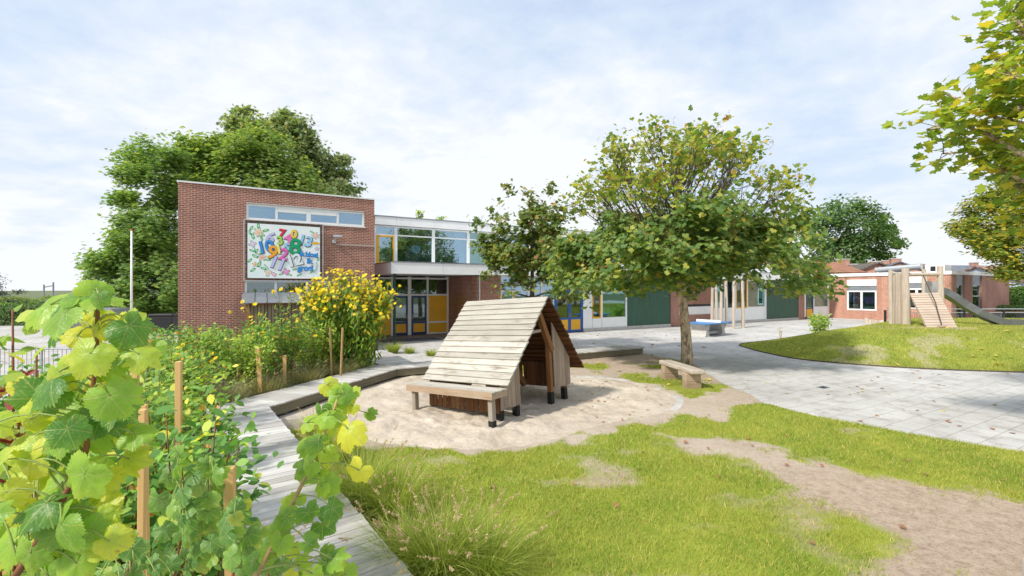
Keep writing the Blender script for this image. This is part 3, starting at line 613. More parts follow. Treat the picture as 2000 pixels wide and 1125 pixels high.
# ---- entrance front at YF
ez = lambda py: fz(766, py, YF)
dtop = ez(578); ctop = 3.38
x_l, x_d1, x_dm0, x_dm1, x_d2, x_p1 = BX+.02, fx(765.5, YF), fx(797.5, YF), fx(802.5, YF), fx(834, YF), fx(876, YF)
def door(parent, x0, x1, z0, z1, y, mat='blue', pz=.62, hinge=1, panel='yellow', gm='glass_dark', posters=True):
    mb = MB(); s = .11
    mb.box(x0, x0+s, y, y+.06, z0, z1); mb.box(x1-s, x1, y, y+.06, z0, z1); mb.box(x0+s, x1-s, y+.001, y+.059, z1-s, z1); mb.box(x0+s, x1-s, y+.001, y+.059, z0, z0+.12); mb.box(x0+s, x1-s, y+.001, y+.059, z0+pz, z0+pz+.12)
    d = mb.build('door', M[mat], parent)
    g = MB(); g.box(x0+s-.01, x1-s+.01, y+.025, y+.037, z0+pz+.11, z1-s+.01); g.build('pane', M[gm], d)
    g = MB(); g.box(x0+s-.008, x1-s+.008, y+.012, y+.045, z0+.115, z0+pz+.005); g.build('panel', M[panel], d)
    hx = x1-s/2 if hinge > 0 else x0+s/2
    g = MB(); g.box(hx-.02, hx+.02, y-.012, y-.001, z0+.88, z0+1.16); g.tube([(hx, y-.012, z0+1.08), (hx, y-.05, z0+1.08), (hx-hinge*.13, y-.05, z0+1.08)], .011, 6); g.build('handle', M['steel'], d)
    if posters:
        g = MB(); wd = x1-x0-2*s
        for (a, b, c, e) in [(.5, .95, .30, .62), (.05, .42, .35, .55), (.08, .95, .05, .22)]:
            zz0 = z0+pz+.12; hh = z1-s-zz0; g.box(x0+s+a*wd, x0+s+b*wd, y+.040, y+.043, zz0+c*hh, zz0+e*hh)
        g.build('notice', M['paper'], d)
    return d
door(school, x_d1+.06, x_dm0-.02, .05, dtop, YF, hinge=1)
door(school, x_dm1+.04, x_d2-.02, .05, dtop, YF, hinge=-1)
mb = MB()
for xv, wv in ((x_l+.06, .12), (x_d1, .11), ((x_dm0+x_dm1)/2, .20), (x_d2+.04, .12), (x_p1-.05, .10)): mb.box(xv-wv/2, xv+wv/2, YF-.01, YF+.09, .02, ctop)
for zv in (dtop+.05, ctop-.10): mb.box(x_l, x_p1, YF-.002, YF+.08, zv-.05, zv+.05)
mb.box(x_d2+.1, x_p1-.1, YF-.002, YF+.08, .02, .10); zq = ez(632); mb.box(x_d2+.1, x_p1-.1, YF-.002, YF+.08, zq-.05, zq+.05)
ent = mb.build('entrance_frame', M['whiteframe'], school)
mb = MB(); mb.box(x_l+.1, x_p1-.05, YF+.03, YF+.045, dtop+.08, ctop-.12); mb.build('pane', M['glass_dark'], ent)
for q_ in ((x_d2+.1, x_p1-.1, .10, zq-.05), (x_d2+.1, x_p1-.1, zq+.05, dtop), (x_l+.12, x_d1-.055, .05, dtop)): mb = MB(); mb.box(q_[0], q_[1], YF+.02, YF+.06, q_[2], q_[3]); mb.build('panel', M['yellow'], ent)
mb = MB(); mb.box(BX+.01, x_p1+.2, 8.0, 8.1, 0, 3.44); mb.build('inner_wall', M['interior'], school)
# brick flank wall of the entrance, with yellow brick figures set in it
YW = 1.15; xw0 = fx(931.5, YW)
mb = MB(); mb.prism([(x_p1, YF+.1), (x_p1, YF-.02), (xw0, YW+.01), (xw0+.3, YW+.01), (xw0+.3, YF+.1)], 0, 3.39); flank = mb
fdir = (Vector((xw0, YW, 0))-Vector((x_p1, YF, 0))); fl_ = fdir.length; fdir.normalize(); fn = Vector((-abs(fdir.y), -abs(fdir.x), 0)).normalized() if False else Vector((fdir.y, -fdir.x, 0))
mb = flank; r2 = random.Random(5)
for i in range(95):
    s_ = .25+r2.random()*.6; zc = 1.5+r2.gauss(.35, .35)
    if zc > 2.9 or zc < .9: continue
    a = Vector((x_p1, YF, 0))+fdir*fl_*min(.92, max(.12, r2.gauss(.52, .2)))
    zc = round(zc/.072)*.072
    mb.bar(a-fdir*.1+fn*.006+Vector((0, 0, zc)), a+fdir*.1+fn*.006+Vector((0, 0, zc)), .03, .058, 1)
mb.build('entrance_flank_wall', [M['brick'], plain('ochre brick', (.42, .24, .06), .8, .2, 8)], school)
# ---- long wing
xs_ = lambda px: fx(px, YW)
def wz(px, py): return fz(px, py, YW)
wing_z = 3.42
seg_brick = [(xw0+.3, xs_(978)), (xs_(1310), xs_(1392)), (xs_(1560), xs_(1571.5))]
for i, (a, b) in enumerate(seg_brick):
    op = []
    if i == 1:
        op = [(xs_(1326), b-.02, wz(1340, 615), wz(1340, 596))]
    wall_open('brick_pier', a, b, 0.02, wing_z, YW, YW+.3, op, M['brick'], school)
    if op:
        f = window(school, *op[0], YW+.03, fm='whiteframe', fw=.08); 
        g = MB(); g.box(op[0][0]+.05, op[0][1]-.05, YW+.02, YW+.03, op[0][2]+.06, op[0][3]-.12); g.build('white_board', M['white'], f)
        g = MB(); g.box(op[0][0]-.02, op[0][1]+.02, YW-.02, YW+.028, op[0][3]-.10, op[0][3]+.05); g.build('dark_bar', M['black'], f)  # black bar across the top of the window
mb = MB(); mb.tube([(xw0+.12, YW-.07, 0), (xw0+.12, YW-.07, 3.4)], .045, 8); mb.build('downpipe', M['galv'], school)
# window bay left of the doors
a, b = xs_(978), xs_(1083)
mb = MB(); mb.box(a, b, YW+.02, YW+.12, 0.2, 1.0); mb.build('white_base_panel', M['white'], school)
window(school, a, b, 1.0, wing_z-.02, YW+.02, vs=[(a+(b-a)*.22, .1), (a+(b-a)*.5, .1), (a+(b-a)*.75, .1)], hs=[2.55], fw=.08)
mb = MB(); q_ = a+(b-a)*.22; mb.box(q_+.05, q_+.16, YW+.005, YW+.09, 1.09, 2.5); mb.build('yellow_casement', M['yellow'], school)
# blue double doors
d0, dm, d1 = xs_(1085), xs_(1113), xs_(1137.5)
door(school, d0+.02, dm-.004, .05, 2.5, YW+.02, 'midblue', .75, 1, 'yellow', 'glass_dark', False); door(school, dm+.004, d1-.02, .05, 2.5, YW+.02, 'midblue', .75, -1, 'yellow', 'glass_dark', False)
mb = MB(); mb.box(d0-.08, d0+.018, YW, YW+.1, .02, wing_z); mb.box(d1-.018, d1+.06, YW, YW+.1, .02, wing_z); mb.box(d0+.018, d1-.018, YW, YW+.1, 2.51, 2.6); tf = mb.build('door_frame', M['midblue'], school)
mb = MB(); mb.box(d0+.02, d1-.02, YW+.04, YW+.055, 2.6, wing_z); mb.build('pane', M['glass_dark'], tf)
# white clad bay with two windows
a, b = d1+.06, xs_(1225)
o1 = (xs_(1156.5), xs_(1174.5), wz(1165, 622), wing_z-.3); o2 = (xs_(1176), xs_(1223.5), wz(1200, 621), wing_z-.3)
wall_open('white_clad_wall', a, b, .2, wing_z, YW+.01, YW+.2, [o1, o2], M['white'], school)
window(school, *o1, YW+.01, fm='yellow', gm='glass_dark', fw=.10); w_ = window(school, *o2, YW+.01, gm='glass_teal', fw=.06)
mb = MB(); mb.box(o2[0]+.1, o2[0]+.75, YW+.09, YW+.11, o2[2]+.15, o2[2]+.75); mb.build('notice', M['blind'], w_)
mb = MB(); mb.box(a+(b-a)*.2, a+(b-a)*.2+.015, YW-.002, YW+.0, .2, 1.4); mb.build('panel_joint', M['grey'], school)
mb = MB(); mb.box(o2[0]-.01, o2[0]+.005, YW+.002, YW+.0095, .2, o2[2]-.02); mb.build('panel_joint', M['grey'], school)
mb = MB(); mb.box(xs_(1225)+.002, xs_(1310)-.002, YW+.03, YW+.12, .22, wing_z); mb.build('green_panel', M['green'], school)
# far window bay
a, b = xs_(1392), xs_(1495)
mb = MB(); mb.box(a+.002, b-.002, YW+.02, YW+.12, .2, 1.15); mb.build('white_base_panel', M['white'], school)
x4, x5 = xs_(1438), xs_(1460)
window(school, a, x4, 1.15, wing_z-.02, YW+.02, vs=[(a+(x4-a)*.5, .08)], gm='glass_teal', fw=.08); window(school, x4+.002, x5, 1.15, wing_z-.02, YW+.02, vs=[((x4+x5)/2, .16)], fm='yellow', gm='glass_dark', fw=.10)
w_ = window(school, x5+.002, b, 1.15, wing_z-.02, YW+.02, gm='glass_teal', fw=.10)
mb = MB(); mb.box(x5+.15, b-.15, YW+.08, YW+.09, 1.25, 1.75); mb.box(x5+.2, b-.2, YW+.08, YW+.09, 1.85, 2.5); mb.build('notice', M['paper'], w_)
mb = MB(); mb.box(xs_(1495)+.10, xs_(1560)-.002, YW+.03, YW+.12, .22, wing_z); mb.build('green_panel', M['green'], school)
mb = MB(); mb.box(xs_(1494), xs_(1496.5), YW-.02, YW+.15, .02, wing_z); mb.build('white_post', M['whiteframe'], school)
a, b = xs_(1571.5), xs_(1590)
door(school, a+.25, b-.1, .05, 2.4, YW+.02, 'blue', .85, 1, 'yellow', 'glass_teal', False)
mb = MB(); mb.box(a+.005, a+.24, YW+.02, YW+.12, .2, wing_z); mb.box(b-.09, b, YW, YW+.12, .02, wing_z); mb.box(a+.245, b-.095, YW+.02, YW+.12, 2.42, wing_z); mb.build('door_surround', M['whiteframe'], school)
a, b = b+.005, xs_(1619)
mb = MB(); mb.box(a, b, YW+.02, YW+.12, .2, 1.0); mb.build('white_base_panel', M['white'], school)
window(school, a, b, 1.0, wing_z-.02, YW+.02, gm='glass_teal', fw=.09)
# plinth, rear walls and inside of the wing
mb = MB(); mb.box(xs_(978)+.01, d0-.1, YW-.03, YW+.1, 0, .195); mb.box(d1+.07, xs_(1310)-.01, YW-.03, YW+.1, 0, .215); mb.box(xs_(1392)+.01, xs_(1560)-.01, YW-.03, YW+.1, 0, .195); mb.box(xs_(1590)+.01, xs_(1619), YW-.03, YW+.1, 0, .195); mb.build('plinth', M['concrete'], school)
mb = MB(); mb.box(xw0+.31, xs_(1619), 7.5, 7.6, 0, 3.39)
for px_ in (1083, 1227, 1312, 1390, 1497, 1565): mb.box(xs_(px_)-.05, xs_(px_)+.05, YW+.31, 7.49, 0, 3.39)
mb.build('inner_wall', M['interior'], school)
mb = MB(); mb.box(BX+.02, xs_(1619), YF+.15 if False else YW+.33, 7.49, .003, .012); mb.build('inner_floor', M['interiorfloor'], school)
# doormat
c0 = G(800, 664); dm_ = MB(); dm_.box(-1.5, 1.6, -.7, .7, .002, .016); o = dm_.build('doormat', M['mat'], loc=(c0.x, c0.y, 0)); o.rotation_euler.z = ANG
tag(o, 'wide grey doormat in front of the blue entrance doors', 'doormat')
# ------------------------------------------------------------------ painted banner
bx0, bx1 = fx(483.5), fx(624.5); bz1 = (fz(484, 437)+fz(624, 443.5))/2; bz0 = (fz(484, 543)+fz(624, 544.5))/2
BW, BHt = bx1-bx0, bz1-bz0
bn = thing('banner', 'painted banner of coloured numbers and flowers reading ik bloei ik groei', 'banner', S0+Matrix.Rotation(ANG, 3, 'Z') @ Vector((bx0, -.10, bz0)), ANG)
def flat(col, name, r=.6): return plain(name, col, r, .05, 8)
def canvas_mat():
    m, nt, p, o = mat_new('painted canvas'); v = coords(nt); f = noise(nt, v, .9, 4, .6)
    nt.links.new(ramp(nt, f, [(.35, (.74, .86, .85)), (.6, (.88, .90, .91))]), p.inputs['Base Color']); p.inputs['Roughness'].default_value = .6; return m
mb = MB(); mb.box(0, BW, 0, .012, 0, BHt); mb.build('canvas', canvas_mat(), bn)
mb = MB(); k = .035
mb.box(-k, BW+k, .002, .010, -k, -.001); mb.box(-k, BW+k, .002, .010, BHt+.001, BHt+k); mb.box(-k, -.001, .002, .010, 0, BHt); mb.box(BW+.001, BW+k, .002, .010, 0, BHt); mb.build('banner_hem', M['black'], bn)
mb = MB(); k = .12; q = [(-k, .0, -k), (BW+k, .0, -k), (BW+k, .0, BHt+k), (-k, .0, BHt+k)]
for a, b in zip(q, q[1:]+q[:1]): mb.tube([a, b], .022, 6)
for a, b in zip(q, q[1:]+q[:1]):
    for t in (.1, .5, .9): pt = Vector(a).lerp(Vector(b), t); mb.tube([pt, pt+Vector((0, .1, 0))], .014, 6)
mb.build('tube_frame', M['galv'], bn)
mb = MB()
for i in range(14):
    for z0_, z1_ in ((BHt+.02, BHt+.12), (-.02, -.12)): x_ = BW*(i+.5)/14; mb.tube([(x_, .0, z0_), (x_+.05, -.005, z1_)], .006, 4)
for i in range(10):
    for x0_, x1_ in ((-.02, -.12), (BW+.02, BW+.12)): z_ = BHt*(i+.5)/10; mb.tube([(x0_, .0, z_), (x1_, -.005, z_+.05)], .006, 4)
mb.build('lacing', M['black'], bn)
ink = flat((.03, .035, .06), 'dark outline paint')
def text_mesh(s, size, off, name, mat, x, z, rot, y, shear=0):
    cu = bpy.data.curves.new('txt', 'FONT'); cu.body = s; cu.size = size; cu.offset = off; cu.align_x = 'CENTER'; cu.align_y = 'CENTER'; cu.shear = shear
    cu.fill_mode = 'FRONT'; cu.resolution_u = 4; cu.space_character = .9
    to = bpy.data.objects.new('txt', cu); C.objects.link(to); dg = bpy.context.evaluated_depsgraph_get()
    me = bpy.data.meshes.new_from_object(to.evaluated_get(dg)); bpy.data.objects.remove(to); bpy.data.curves.remove(cu)
    me.materials.clear(); me.materials.append(mat); o = bpy.data.objects.new(name, me); C.objects.link(o); o.parent = bn
    o.location = (x, y, z); o.rotation_euler = (R(90), R(-rot)*-1, 0); return o
cols = dict(lav=(.55, .55, .86), red=(.75, .03, .06), yel=(.90, .62, .03), pink=(.86, .20, .52), sky=(.30, .60, .86), blu=(.04, .28, .72), lime=(.40, .66, .08), grn=(.0, .36, .14), ora=(.90, .40, .02), lem=(.92, .82, .25), mag=(.80, .14, .48), wht=(.74, .86, .88), txt=(.03, .30, .75))
cm = {k: flat(v, 'banner paint '+k) for k, v in cols.items()}
items = [('6', .300, .255, .29, 20, 'lav'), ('7', .455, .165, .22, 8, 'red'), ('4', .545, .245, .27, 14, 'pink'), ('0', .625, .165, .21, 2, 'yel'), ('13', .785, .285, .27, 14, 'sky'), ('10', .235, .43, .30, -12, 'blu'), ('3', .43, .30, .22, -10, 'lime'), ('5', .525, .42, .20, 12, 'sky'), ('9', .325, .53, .34, 18, 'ora'), ('1', .415, .465, .24, -10, 'lem'), ('8', .640, .41, .42, 4, 'grn'), ('2', .480, .56, .30, 14, 'mag'), ('11', .395, .73, .30, 20, 'lav'), ('12', .630, .665, .30, -16, 'wht')]
for i, (s, u_, v_, h_, r_, c_) in enumerate(items):
    yy = -.004-i*.0016
    nb = text_mesh(s, h_*BHt*1.0, .018, 'number', cm[c_], u_*BW, (1-v_)*BHt, r_, yy)
    ol = text_mesh(s, h_*BHt*1.0, .032, 'outline', ink, .012, -.014, 0, 0); ol.parent = nb; ol.rotation_euler = (0, 0, 0); ol.location = (.014, -.016, -.0007)
for s, u_, v_, h_, r_ in [('ik bloei', .835, .535, .155, 3), ('ik', .845, .66, .185, 3), ('groei', .785, .80, .185, -2)]:
    nb = text_mesh(s, h_*BHt*.80, .008, 'lettering', cm['txt'], u_*BW, (1-v_)*BHt, r_, -.028)
    ol = text_mesh(s, h_*BHt*.80, .016, 'outline', flat((.01, .06, .24), 'navy outline paint'), 0, 0, 0, 0); ol.parent = nb; ol.rotation_euler = (0, 0, 0); ol.location = (.006, -.008, -.0007)
def petal_flower(u_, v_, r, n, inner, col, ctr):
    x, z = u_*BW, (1-v_)*BHt; pts = []
    for i in range(n*8):
        t = 2*math.pi*i/(n*8); rr = r*(inner+(1-inner)*abs(math.cos(n*t/2))**1.2); pts.append((x+rr*math.cos(t+.3), z+rr*math.sin(t+.3)))
    big = [(x+(px_-x)*1.16, z+(pz_-z)*1.16) for px_, pz_ in pts]
    m_ = MB(); m_.xz(pts, -.006, -.003); f = m_.build('flower_drawing', flat(col, 'flower paint'), bn)
    m_ = MB(); m_.xz(big, -.0025, -.001); m_.build('outline', flat((.02, .25, .16), 'green outline paint'), f)
    m_ = MB(); m_.xz([(x+r*.22*math.cos(a), z+r*.22*math.sin(a)) for a in np.linspace(0, 6.28, 12, endpoint=False)], -.009, -.0065); m_.build('flower_centre', flat(ctr, 'centre paint'), f)
for a in [(.145, .16, .18, 6, .35, (.90, .66, .44), (.9, .45, .45)), (.065, .38, .13, 4, .45, (.75, .58, .76), (.9, .8, .85)), (.19, .62, .14, 5, .35, (.88, .55, .46), (.85, .35, .05)), (.27, .90, .14, 3, .3, (.88, .68, .52), (.9, .5, .4)), (.515, .875, .14, 4, .5, (.84, .30, .60), (.3, .65, .75)), (.935, .17, .15, 7, .3, (.85, .50, .42), (.9, .75, .65)), (.955, .42, .085, 5, .5, (.75, .55, .75), (.9, .5, .7)), (.355, .93, .09, 4, .5, (.85, .45, .62), (.9, .8, .3)), (.10, .75, .10, 5, .4, (.88, .60, .40), (.85, .3, .1))]: petal_flower(*a)
def leaf_paint(u_, v_, l, r_):
    x, z = u_*BW, (1-v_)*BHt; a = R(r_)
    def lf(k): return [(x+k*(math.cos(a)*px_-math.sin(a)*pz_), z+k*(math.sin(a)*px_+math.cos(a)*pz_)) for px_, pz_ in [(l*math.cos(t), l*.42*math.sin(t)*(1 if math.cos(t) < .9 else .6)) for t in np.linspace(0, 6.28, 14, endpoint=False)]]
    m_ = MB(); m_.xz(lf(.62), -.006, -.003); f = m_.build('leaf_drawing', flat((.42, .78, .36), 'leaf paint'), bn)
    m_ = MB(); m_.xz(lf(1), -.0025, -.001); m_.build('outline', flat((.0, .30, .15), 'leaf outline paint'), f)
for a in [(.05, .09, .11, 60), (.14, .04, .12, 90), (.24, .12, .13, 20), (.07, .24, .13, -70), (.185, .27, .11, 100), (.06, .50, .11, -20), (.12, .50, .10, 60), (.175, .52, .12, 80), (.10, .60, .13, -30), (.155, .745, .14, 70), (.27, .66, .11, 0), (.635, .83, .10, 10), (.03, .17, .10, 100), (.20, .20, .10, -40), (.03, .68, .11, 50), (.21, .82, .12, -20), (.07, .85, .12, 40), (.45, .92, .10, 20), (.57, .93, .09, -30), (.70, .93, .11, 30), (.97, .62, .09, 90), (.88, .10, .09, 150), (.93, .30, .07, 20), (.88, .86, .10, 60)]: leaf_paint(*a)
m_ = MB(); x, z = .935*BW, (1-.315)*BHt; m_.xz([(x+.17*math.cos(t), z+.05*math.sin(t)) for t in np.linspace(0, 6.28, 14, endpoint=False)], -.012, -.010); m_.build('leaf_drawing', cm['ora'], bn)
m_ = MB()
for pl in [[(.215, .74), (.25, .79), (.275, .84)], [(.945, .67), (.955, .74), (.94, .82), (.90, .88)], [(.15, .22), (.19, .27)], [(.09, .45), (.10, .54), (.16, .57)]]: m_.tube([(u_*BW, -.006, (1-v_)*BHt) for u_, v_ in pl], .012, 4)
m_.build('vine_drawing', flat((.0, .30, .15), 'vine paint'), bn)
# ------------------------------------------------------------------ annex wing at right angles
A0 = Vector((29.6, 42.4, 0)); AA = ANG-math.pi/2
afx = lambda px, yl=0: fx(px, yl, org=A0, ang=AA); afz = lambda px, py, yl=0: fz(px, py, yl, org=A0, ang=AA)
an = thing('classroom_annex', 'low flat roofed orange brick annex with white fascia and purple posters in its window', 'annex building', A0, AA)
XA = afx(1858); HA = 3.95
o1 = (afx(1654.5), afx(1712), afz(1683, 606), afz(1683, 546)); o2 = (afx(1771), afx(1810), afz(1790, 604), afz(1790, 540))
wall_open('brick_wall', -.0, XA, 0, HA-.15, 0, .3, [o1, o2], M['brick2'], an)  # orange tone carries the sunlit look of this front in its colour
mb = MB(); mb.box(-.02, XA+.05, -.09, .30, HA-.149, HA+.12); mb.box(XA-.25, XA+.05, .31, 13, HA-.149, HA+.12); mb.build('roof_trim', M['white'], an)
mb = MB(); mb.box(.0, XA-.26, .31, 13, HA-.2, HA); mb.build('flat_roof', M['roofgrey'], an)
for o, gm in ((o1, 'glass_dark'), (o2, 'glass_dark')):
    mid = (o[0]+o[1])/2; h0 = o[2]; hh = o[3]-o[2]
    mb = MB(); mb.box(o[0]+.002, o[1]-.002, -.03, .2, h0+hh*.80, o[3]+.0); mb.build('white_fascia', M['white'], an)
    mb = MB(); mb.box(o[0]+.002, o[1]-.002, .02, .2, h0+hh*.64, h0+hh*.80-.002); mb.build('grey_panel', M['grey'], an)
    f = window(an, o[0], o[1], h0, h0+hh*.64, .0, vs=[(mid, .16)], gm=gm, fw=.12)
    if o is o1:
        q = MB(); q.box(o[0]+.22, mid-.16, .085, .09, h0+.75, h0+1.35); q.build('poster', flat((.03, .10, .55), 'blue poster'), f)
        q = MB()
        for k in range(4): q.box(o[0]+.4+.22*k, o[0]+.55+.22*k, .080, .0845, h0+.95+.1*(k % 2), h0+1.12+.1*(k % 2))
        q.build('poster_print', M['paper'], f)
        q = MB(); q.box(mid+.2, o[1]-.22, .085, .09, h0+.6, h0+1.2); q.build('poster', flat((.36, .17, .62), 'purple poster'), f)
        q = MB(); q.box(o[0]+.4, mid-.3, .085, .09, h0+.2, h0+.55); q.box(mid+.15, o[1]-.2, .085, .09, h0+.15, h0+.35); q.build('poster', M['paper'], f)
mb = MB()
side = [0, .9, 2.3, 4.1, 5.4, 6.6, 13]
for a, b in ((.302, 1.0), (2.6, 4.3), (6.3, 13)): mb.box(XA-.3, XA, a, b, 0, HA-.15)
mb.build('brick_pillar', M['brick'], an)  # darker, redder brick puts the shade of this side into the colour
for a, b in ((1.0, 2.6), (4.3, 6.3)):
    g = MB(); g.box(XA-.16, XA-.08, a+.002, b-.002, HA-1.0, HA-.152); g.build('grey_panel', M['grey'], an)
    g = MB(); g.box(XA-.22, XA-.1, a+.002, a+.08, .1, HA-1.0); g.box(XA-.22, XA-.1, b-.08, b-.002, .1, HA-1.0); g.box(XA-.22, XA-.1, a+.08, b-.08, .02, .12); g.box(XA-.22, XA-.1, a+.08, b-.08, 2.05, 2.13); f = g.build('window', M['galv'], an)
    g = MB(); g.box(XA-.17, XA-.16, a+.05, b-.05, .1, HA-1.0); g.build('pane', M['glass_dark'], f)
mb = MB(); mb.box(.3, XA-.31, 5.0, 5.1, 0, HA-.21); mb.box(0, .1, .31, 13, 0, HA-.21); mb.build('inner_wall', M['interior'], an)
# roof duct and vents
mb = MB()
for x_, l_ in ((1.0, 0), ):
    d0_ = Vector((afx(1712, 2.5), 2.5, HA+.42)); d1_ = Vector((afx(1800, 2.5), 2.5, HA+.62)); mb.tube([d0_-Vector((0, 0, .5)), d0_, d0_.lerp(d1_, .5), d1_], .27, 12)
    for t in (.25, .5, .75): pc = d0_.lerp(d1_, t); dd = (d1_-d0_).normalized()*.03; mb.tube([pc-dd, pc+dd], .295, 12)
mb.build('roof_duct', M['galv'], an, smooth=False)
mb = MB(); a, b = afx(1806, 3), afx(1845, 3); mb.box(a, b, 3, 4.4, HA, HA+.75); mb.build('roof_unit', M['white'], an, bevel=.03)
mb = MB(); mb.box(a+(b-a)*.3, a+(b-a)*.55, 2.97, 2.998, HA+.2, HA+.62); mb.build('roof_unit_opening', M['black'], an)  # black plate for the unit's opening, its inner shade put into the colour
# ------------------------------------------------------------------ boardwalk
def clip_poly(poly, p, n):                               # keep side where (q-p).n >= 0
    out = []
    for i in range(len(poly)):
        a, b = poly[i], poly[(i+1) % len(poly)]; da = (a[0]-p[0])*n[0]+(a[1]-p[1])*n[1]; db = (b[0]-p[0])*n[0]+(b[1]-p[1])*n[1]
        if da >= 0: out.append(a)
        if da*db < 0: t = da/(da-db); out.append((a[0]+t*(b[0]-a[0]), a[1]+t*(b[1]-a[1])))
    return out
bw_ = thing('boardwalk', 'weathered grey plank boardwalk bending around the sandpit', 'boardwalk', (-4.9, 9.12, 0))
ORG = np.array([-4.9, 9.12])
DP = [np.array(q) for q in [(-.1, 2.75), (-4.9, 9.12), (-3.42, 13.5), (5.3, 18.4)]]; DW = 1.02
def u2(a): return a/np.linalg.norm(a)
segs = []
for i in range(3):
    d = u2(DP[i+1]-DP[i]); segs.append((DP[i], DP[i+1], d, np.array([-d[1], d[0]])))
for i, (a, b, d, nl) in enumerate(segs):
    ln = np.linalg.norm(b-a); mb = MB(); w0 = DW if i < 2 else .9
    t = -1.2 if i else 0
    while t < ln+(1.2 if i < 2 else 0):
        bwid = .142; off = rng.normal()*.006
        q = [a+d*t-nl*(.025+off), a+d*(t+bwid)-nl*(.025+off), a+d*(t+bwid)+nl*(w0+off), a+d*t+nl*(w0+off)]
        q = [tuple(z) for z in q]
        if i > 0: mn = u2(segs[i-1][2]+d); q = clip_poly(q, a, mn)
        if i < 2: mn = -u2(segs[i+1][2]+d); q = clip_poly(q, b, mn)
        if len(q) >= 3:
            zz_ = .30+rng.normal()*.0015; mb.prism([(x-ORG[0], y-ORG[1]) for x, y in q], zz_-.03, zz_)
        t += .149
    # boards: grain runs across the walk -> own object rotated so that local x is across
    ob = mb.build('decking', M['deck'], bw_)
    ang = math.atan2(nl[1], nl[0]); me = ob.data; me.transform(Matrix.Rotation(-ang, 4, 'Z')); ob.rotation_euler.z = ang
    fb = MB(); a3 = a-ORG; b3 = b-ORG
    fb.bar((*(a3+nl*.03), .165), (*(b3+nl*.03), .165), .045, .20); fb.bar((*(a3+nl*(w0-.05)), .165), (*(b3+nl*(w0-.05)), .165), .045, .20)
    ob = fb.build('fascia_board', M['deckface'], bw_); ang = math.atan2(d[1], d[0]); ob.data.transform(Matrix.Rotation(-ang, 4, 'Z')); ob.rotation_euler.z = ang
    k = 0.5
    pm = MB()
    while k < ln:
        pq = a3+d*k+nl*.09; pm.box(pq[0]-.05, pq[0]+.05, pq[1]-.05, pq[1]+.05, -.1, .262); k += 1.4
    pm.build('support_posts', M['deckface'], bw_)
sw = MB()
for i, (a, b, d, nl) in enumerate(segs[:2]):
    ln = np.linalg.norm(b-a); t = .07
    while t < ln:
        for s_ in (.06, DW-.09): q = a+d*t+nl*s_-ORG; sw.tube([(q[0], q[1], .298), (q[0], q[1], .3025)], .008, 6)
        t += .149
tag(sw.build('screw_heads', M['galv'], bw_), kind='stuff')
# side arm towards the entrance
d = np.array([-.50, .866]); nl = np.array([-d[1], d[0]]); a = DP[2]+np.array([-.35, .95]); mb = MB(); t = 0
while t < 2.6:
    q = [a+d*t+nl*-.62, a+d*(t+.142)+nl*-.62, a+d*(t+.142)+nl*.45, a+d*t+nl*.45]; mb.prism([(x-ORG[0], y-ORG[1]) for x, y in q], .262, .292); t += .149
ob = mb.build('decking', M['deck'], bw_); ang = math.atan2(nl[1], nl[0]); ob.data.transform(Matrix.Rotation(-ang, 4, 'Z')); ob.rotation_euler.z = ang
# ------------------------------------------------------------------ playhouse
HL, HB, HY, HZ, FYs, FZs, EY, EZ = 2.33, .40, 2.04, 2.324, .467, .611, 3.457, .56
ph = thing('playhouse', 'wooden A-frame playhouse with silvered board roof and built-in bench standing in the sandpit', 'playhouse', (-2.20, 9.828, 0), -.649)
ph.rotation_euler = (0, -.062, -.649)
def roof(y0, z0, y1, z1, n, mat, outward):               # from eave (y0,z0) to ridge (y1,z1)
    dy, dz = (y1-y0)/n, (z1-z0)/n; l = math.hypot(dy, dz); ny, nz = outward
    mb = MB()
    for i in range(n):
        e = random.uniform(-.012, .012); e2 = random.uniform(-.012, .012); lap = .12
        p0 = (y0+dy*(i-lap)+ny*.034, z0+dz*(i-lap)+nz*.034); p1 = (y0+dy*(i+1)+ny*.006, z0+dz*(i+1)+nz*.006); t = .032
        if i == 0: p0 = (y0+ny*.022, z0+nz*.022)
        vs = [(x, y, z) for x in (-.05+e, HL+.05+e2) for y, z in (p0, p1, (p1[0]+ny*t, p1[1]+nz*t), (p0[0]+ny*t, p0[1]+nz*t))]
        mb.add(vs, [(3, 2, 1, 0), (4, 5, 6, 7), (0, 1, 5, 4), (1, 2, 6, 5), (2, 3, 7, 6), (3, 0, 4, 7)])
    rb = mb.build('roof_boards', mat, ph); sm = MB()
    for i in range(n):
        for x in (.10, 1.15, HL-.30):
            for f_ in (.3, .7):
                p_ = Vector((x+random.uniform(-.01, .01), y0+dy*(i+f_)+ny*(.052-.028*f_), z0+dz*(i+f_)+nz*(.052-.028*f_))); nn = Vector((0, ny, nz)); sm.tube([p_-nn*.004, p_+nn*.004], .007, 6)
    tag(sm.build('screw_heads', M['grey'], rb), kind='stuff'); return rb
sl = math.hypot(HY-FYs, HZ-FZs); no = (-(HZ-FZs)/sl, (HY-FYs)/sl)
roof(FYs, FZs, HY, HZ, 15, M['silver'], no)
sl2 = math.hypot(EY-HY, HZ-EZ); no2 = ((HZ-EZ)/sl2, (EY-HY)/sl2)
tag(roof(EY, EZ, HY, HZ, 15, M['brownin'], no2), 'darker rear roof boards')
def zin(y): return (FZs+(y-FYs)*(HZ-FZs)/(HY-FYs) if y < HY else HZ-(y-HY)*(HZ-EZ)/(EY-HY))-.03
mb = MB()
for i in range(3): mb.box(-.06, HL+.03, .0+.148*i, .142+.148*i, .555, .594+random.uniform(-.002, .002))
mb.build('bench_seat', M['silver'], ph, bevel=.006)
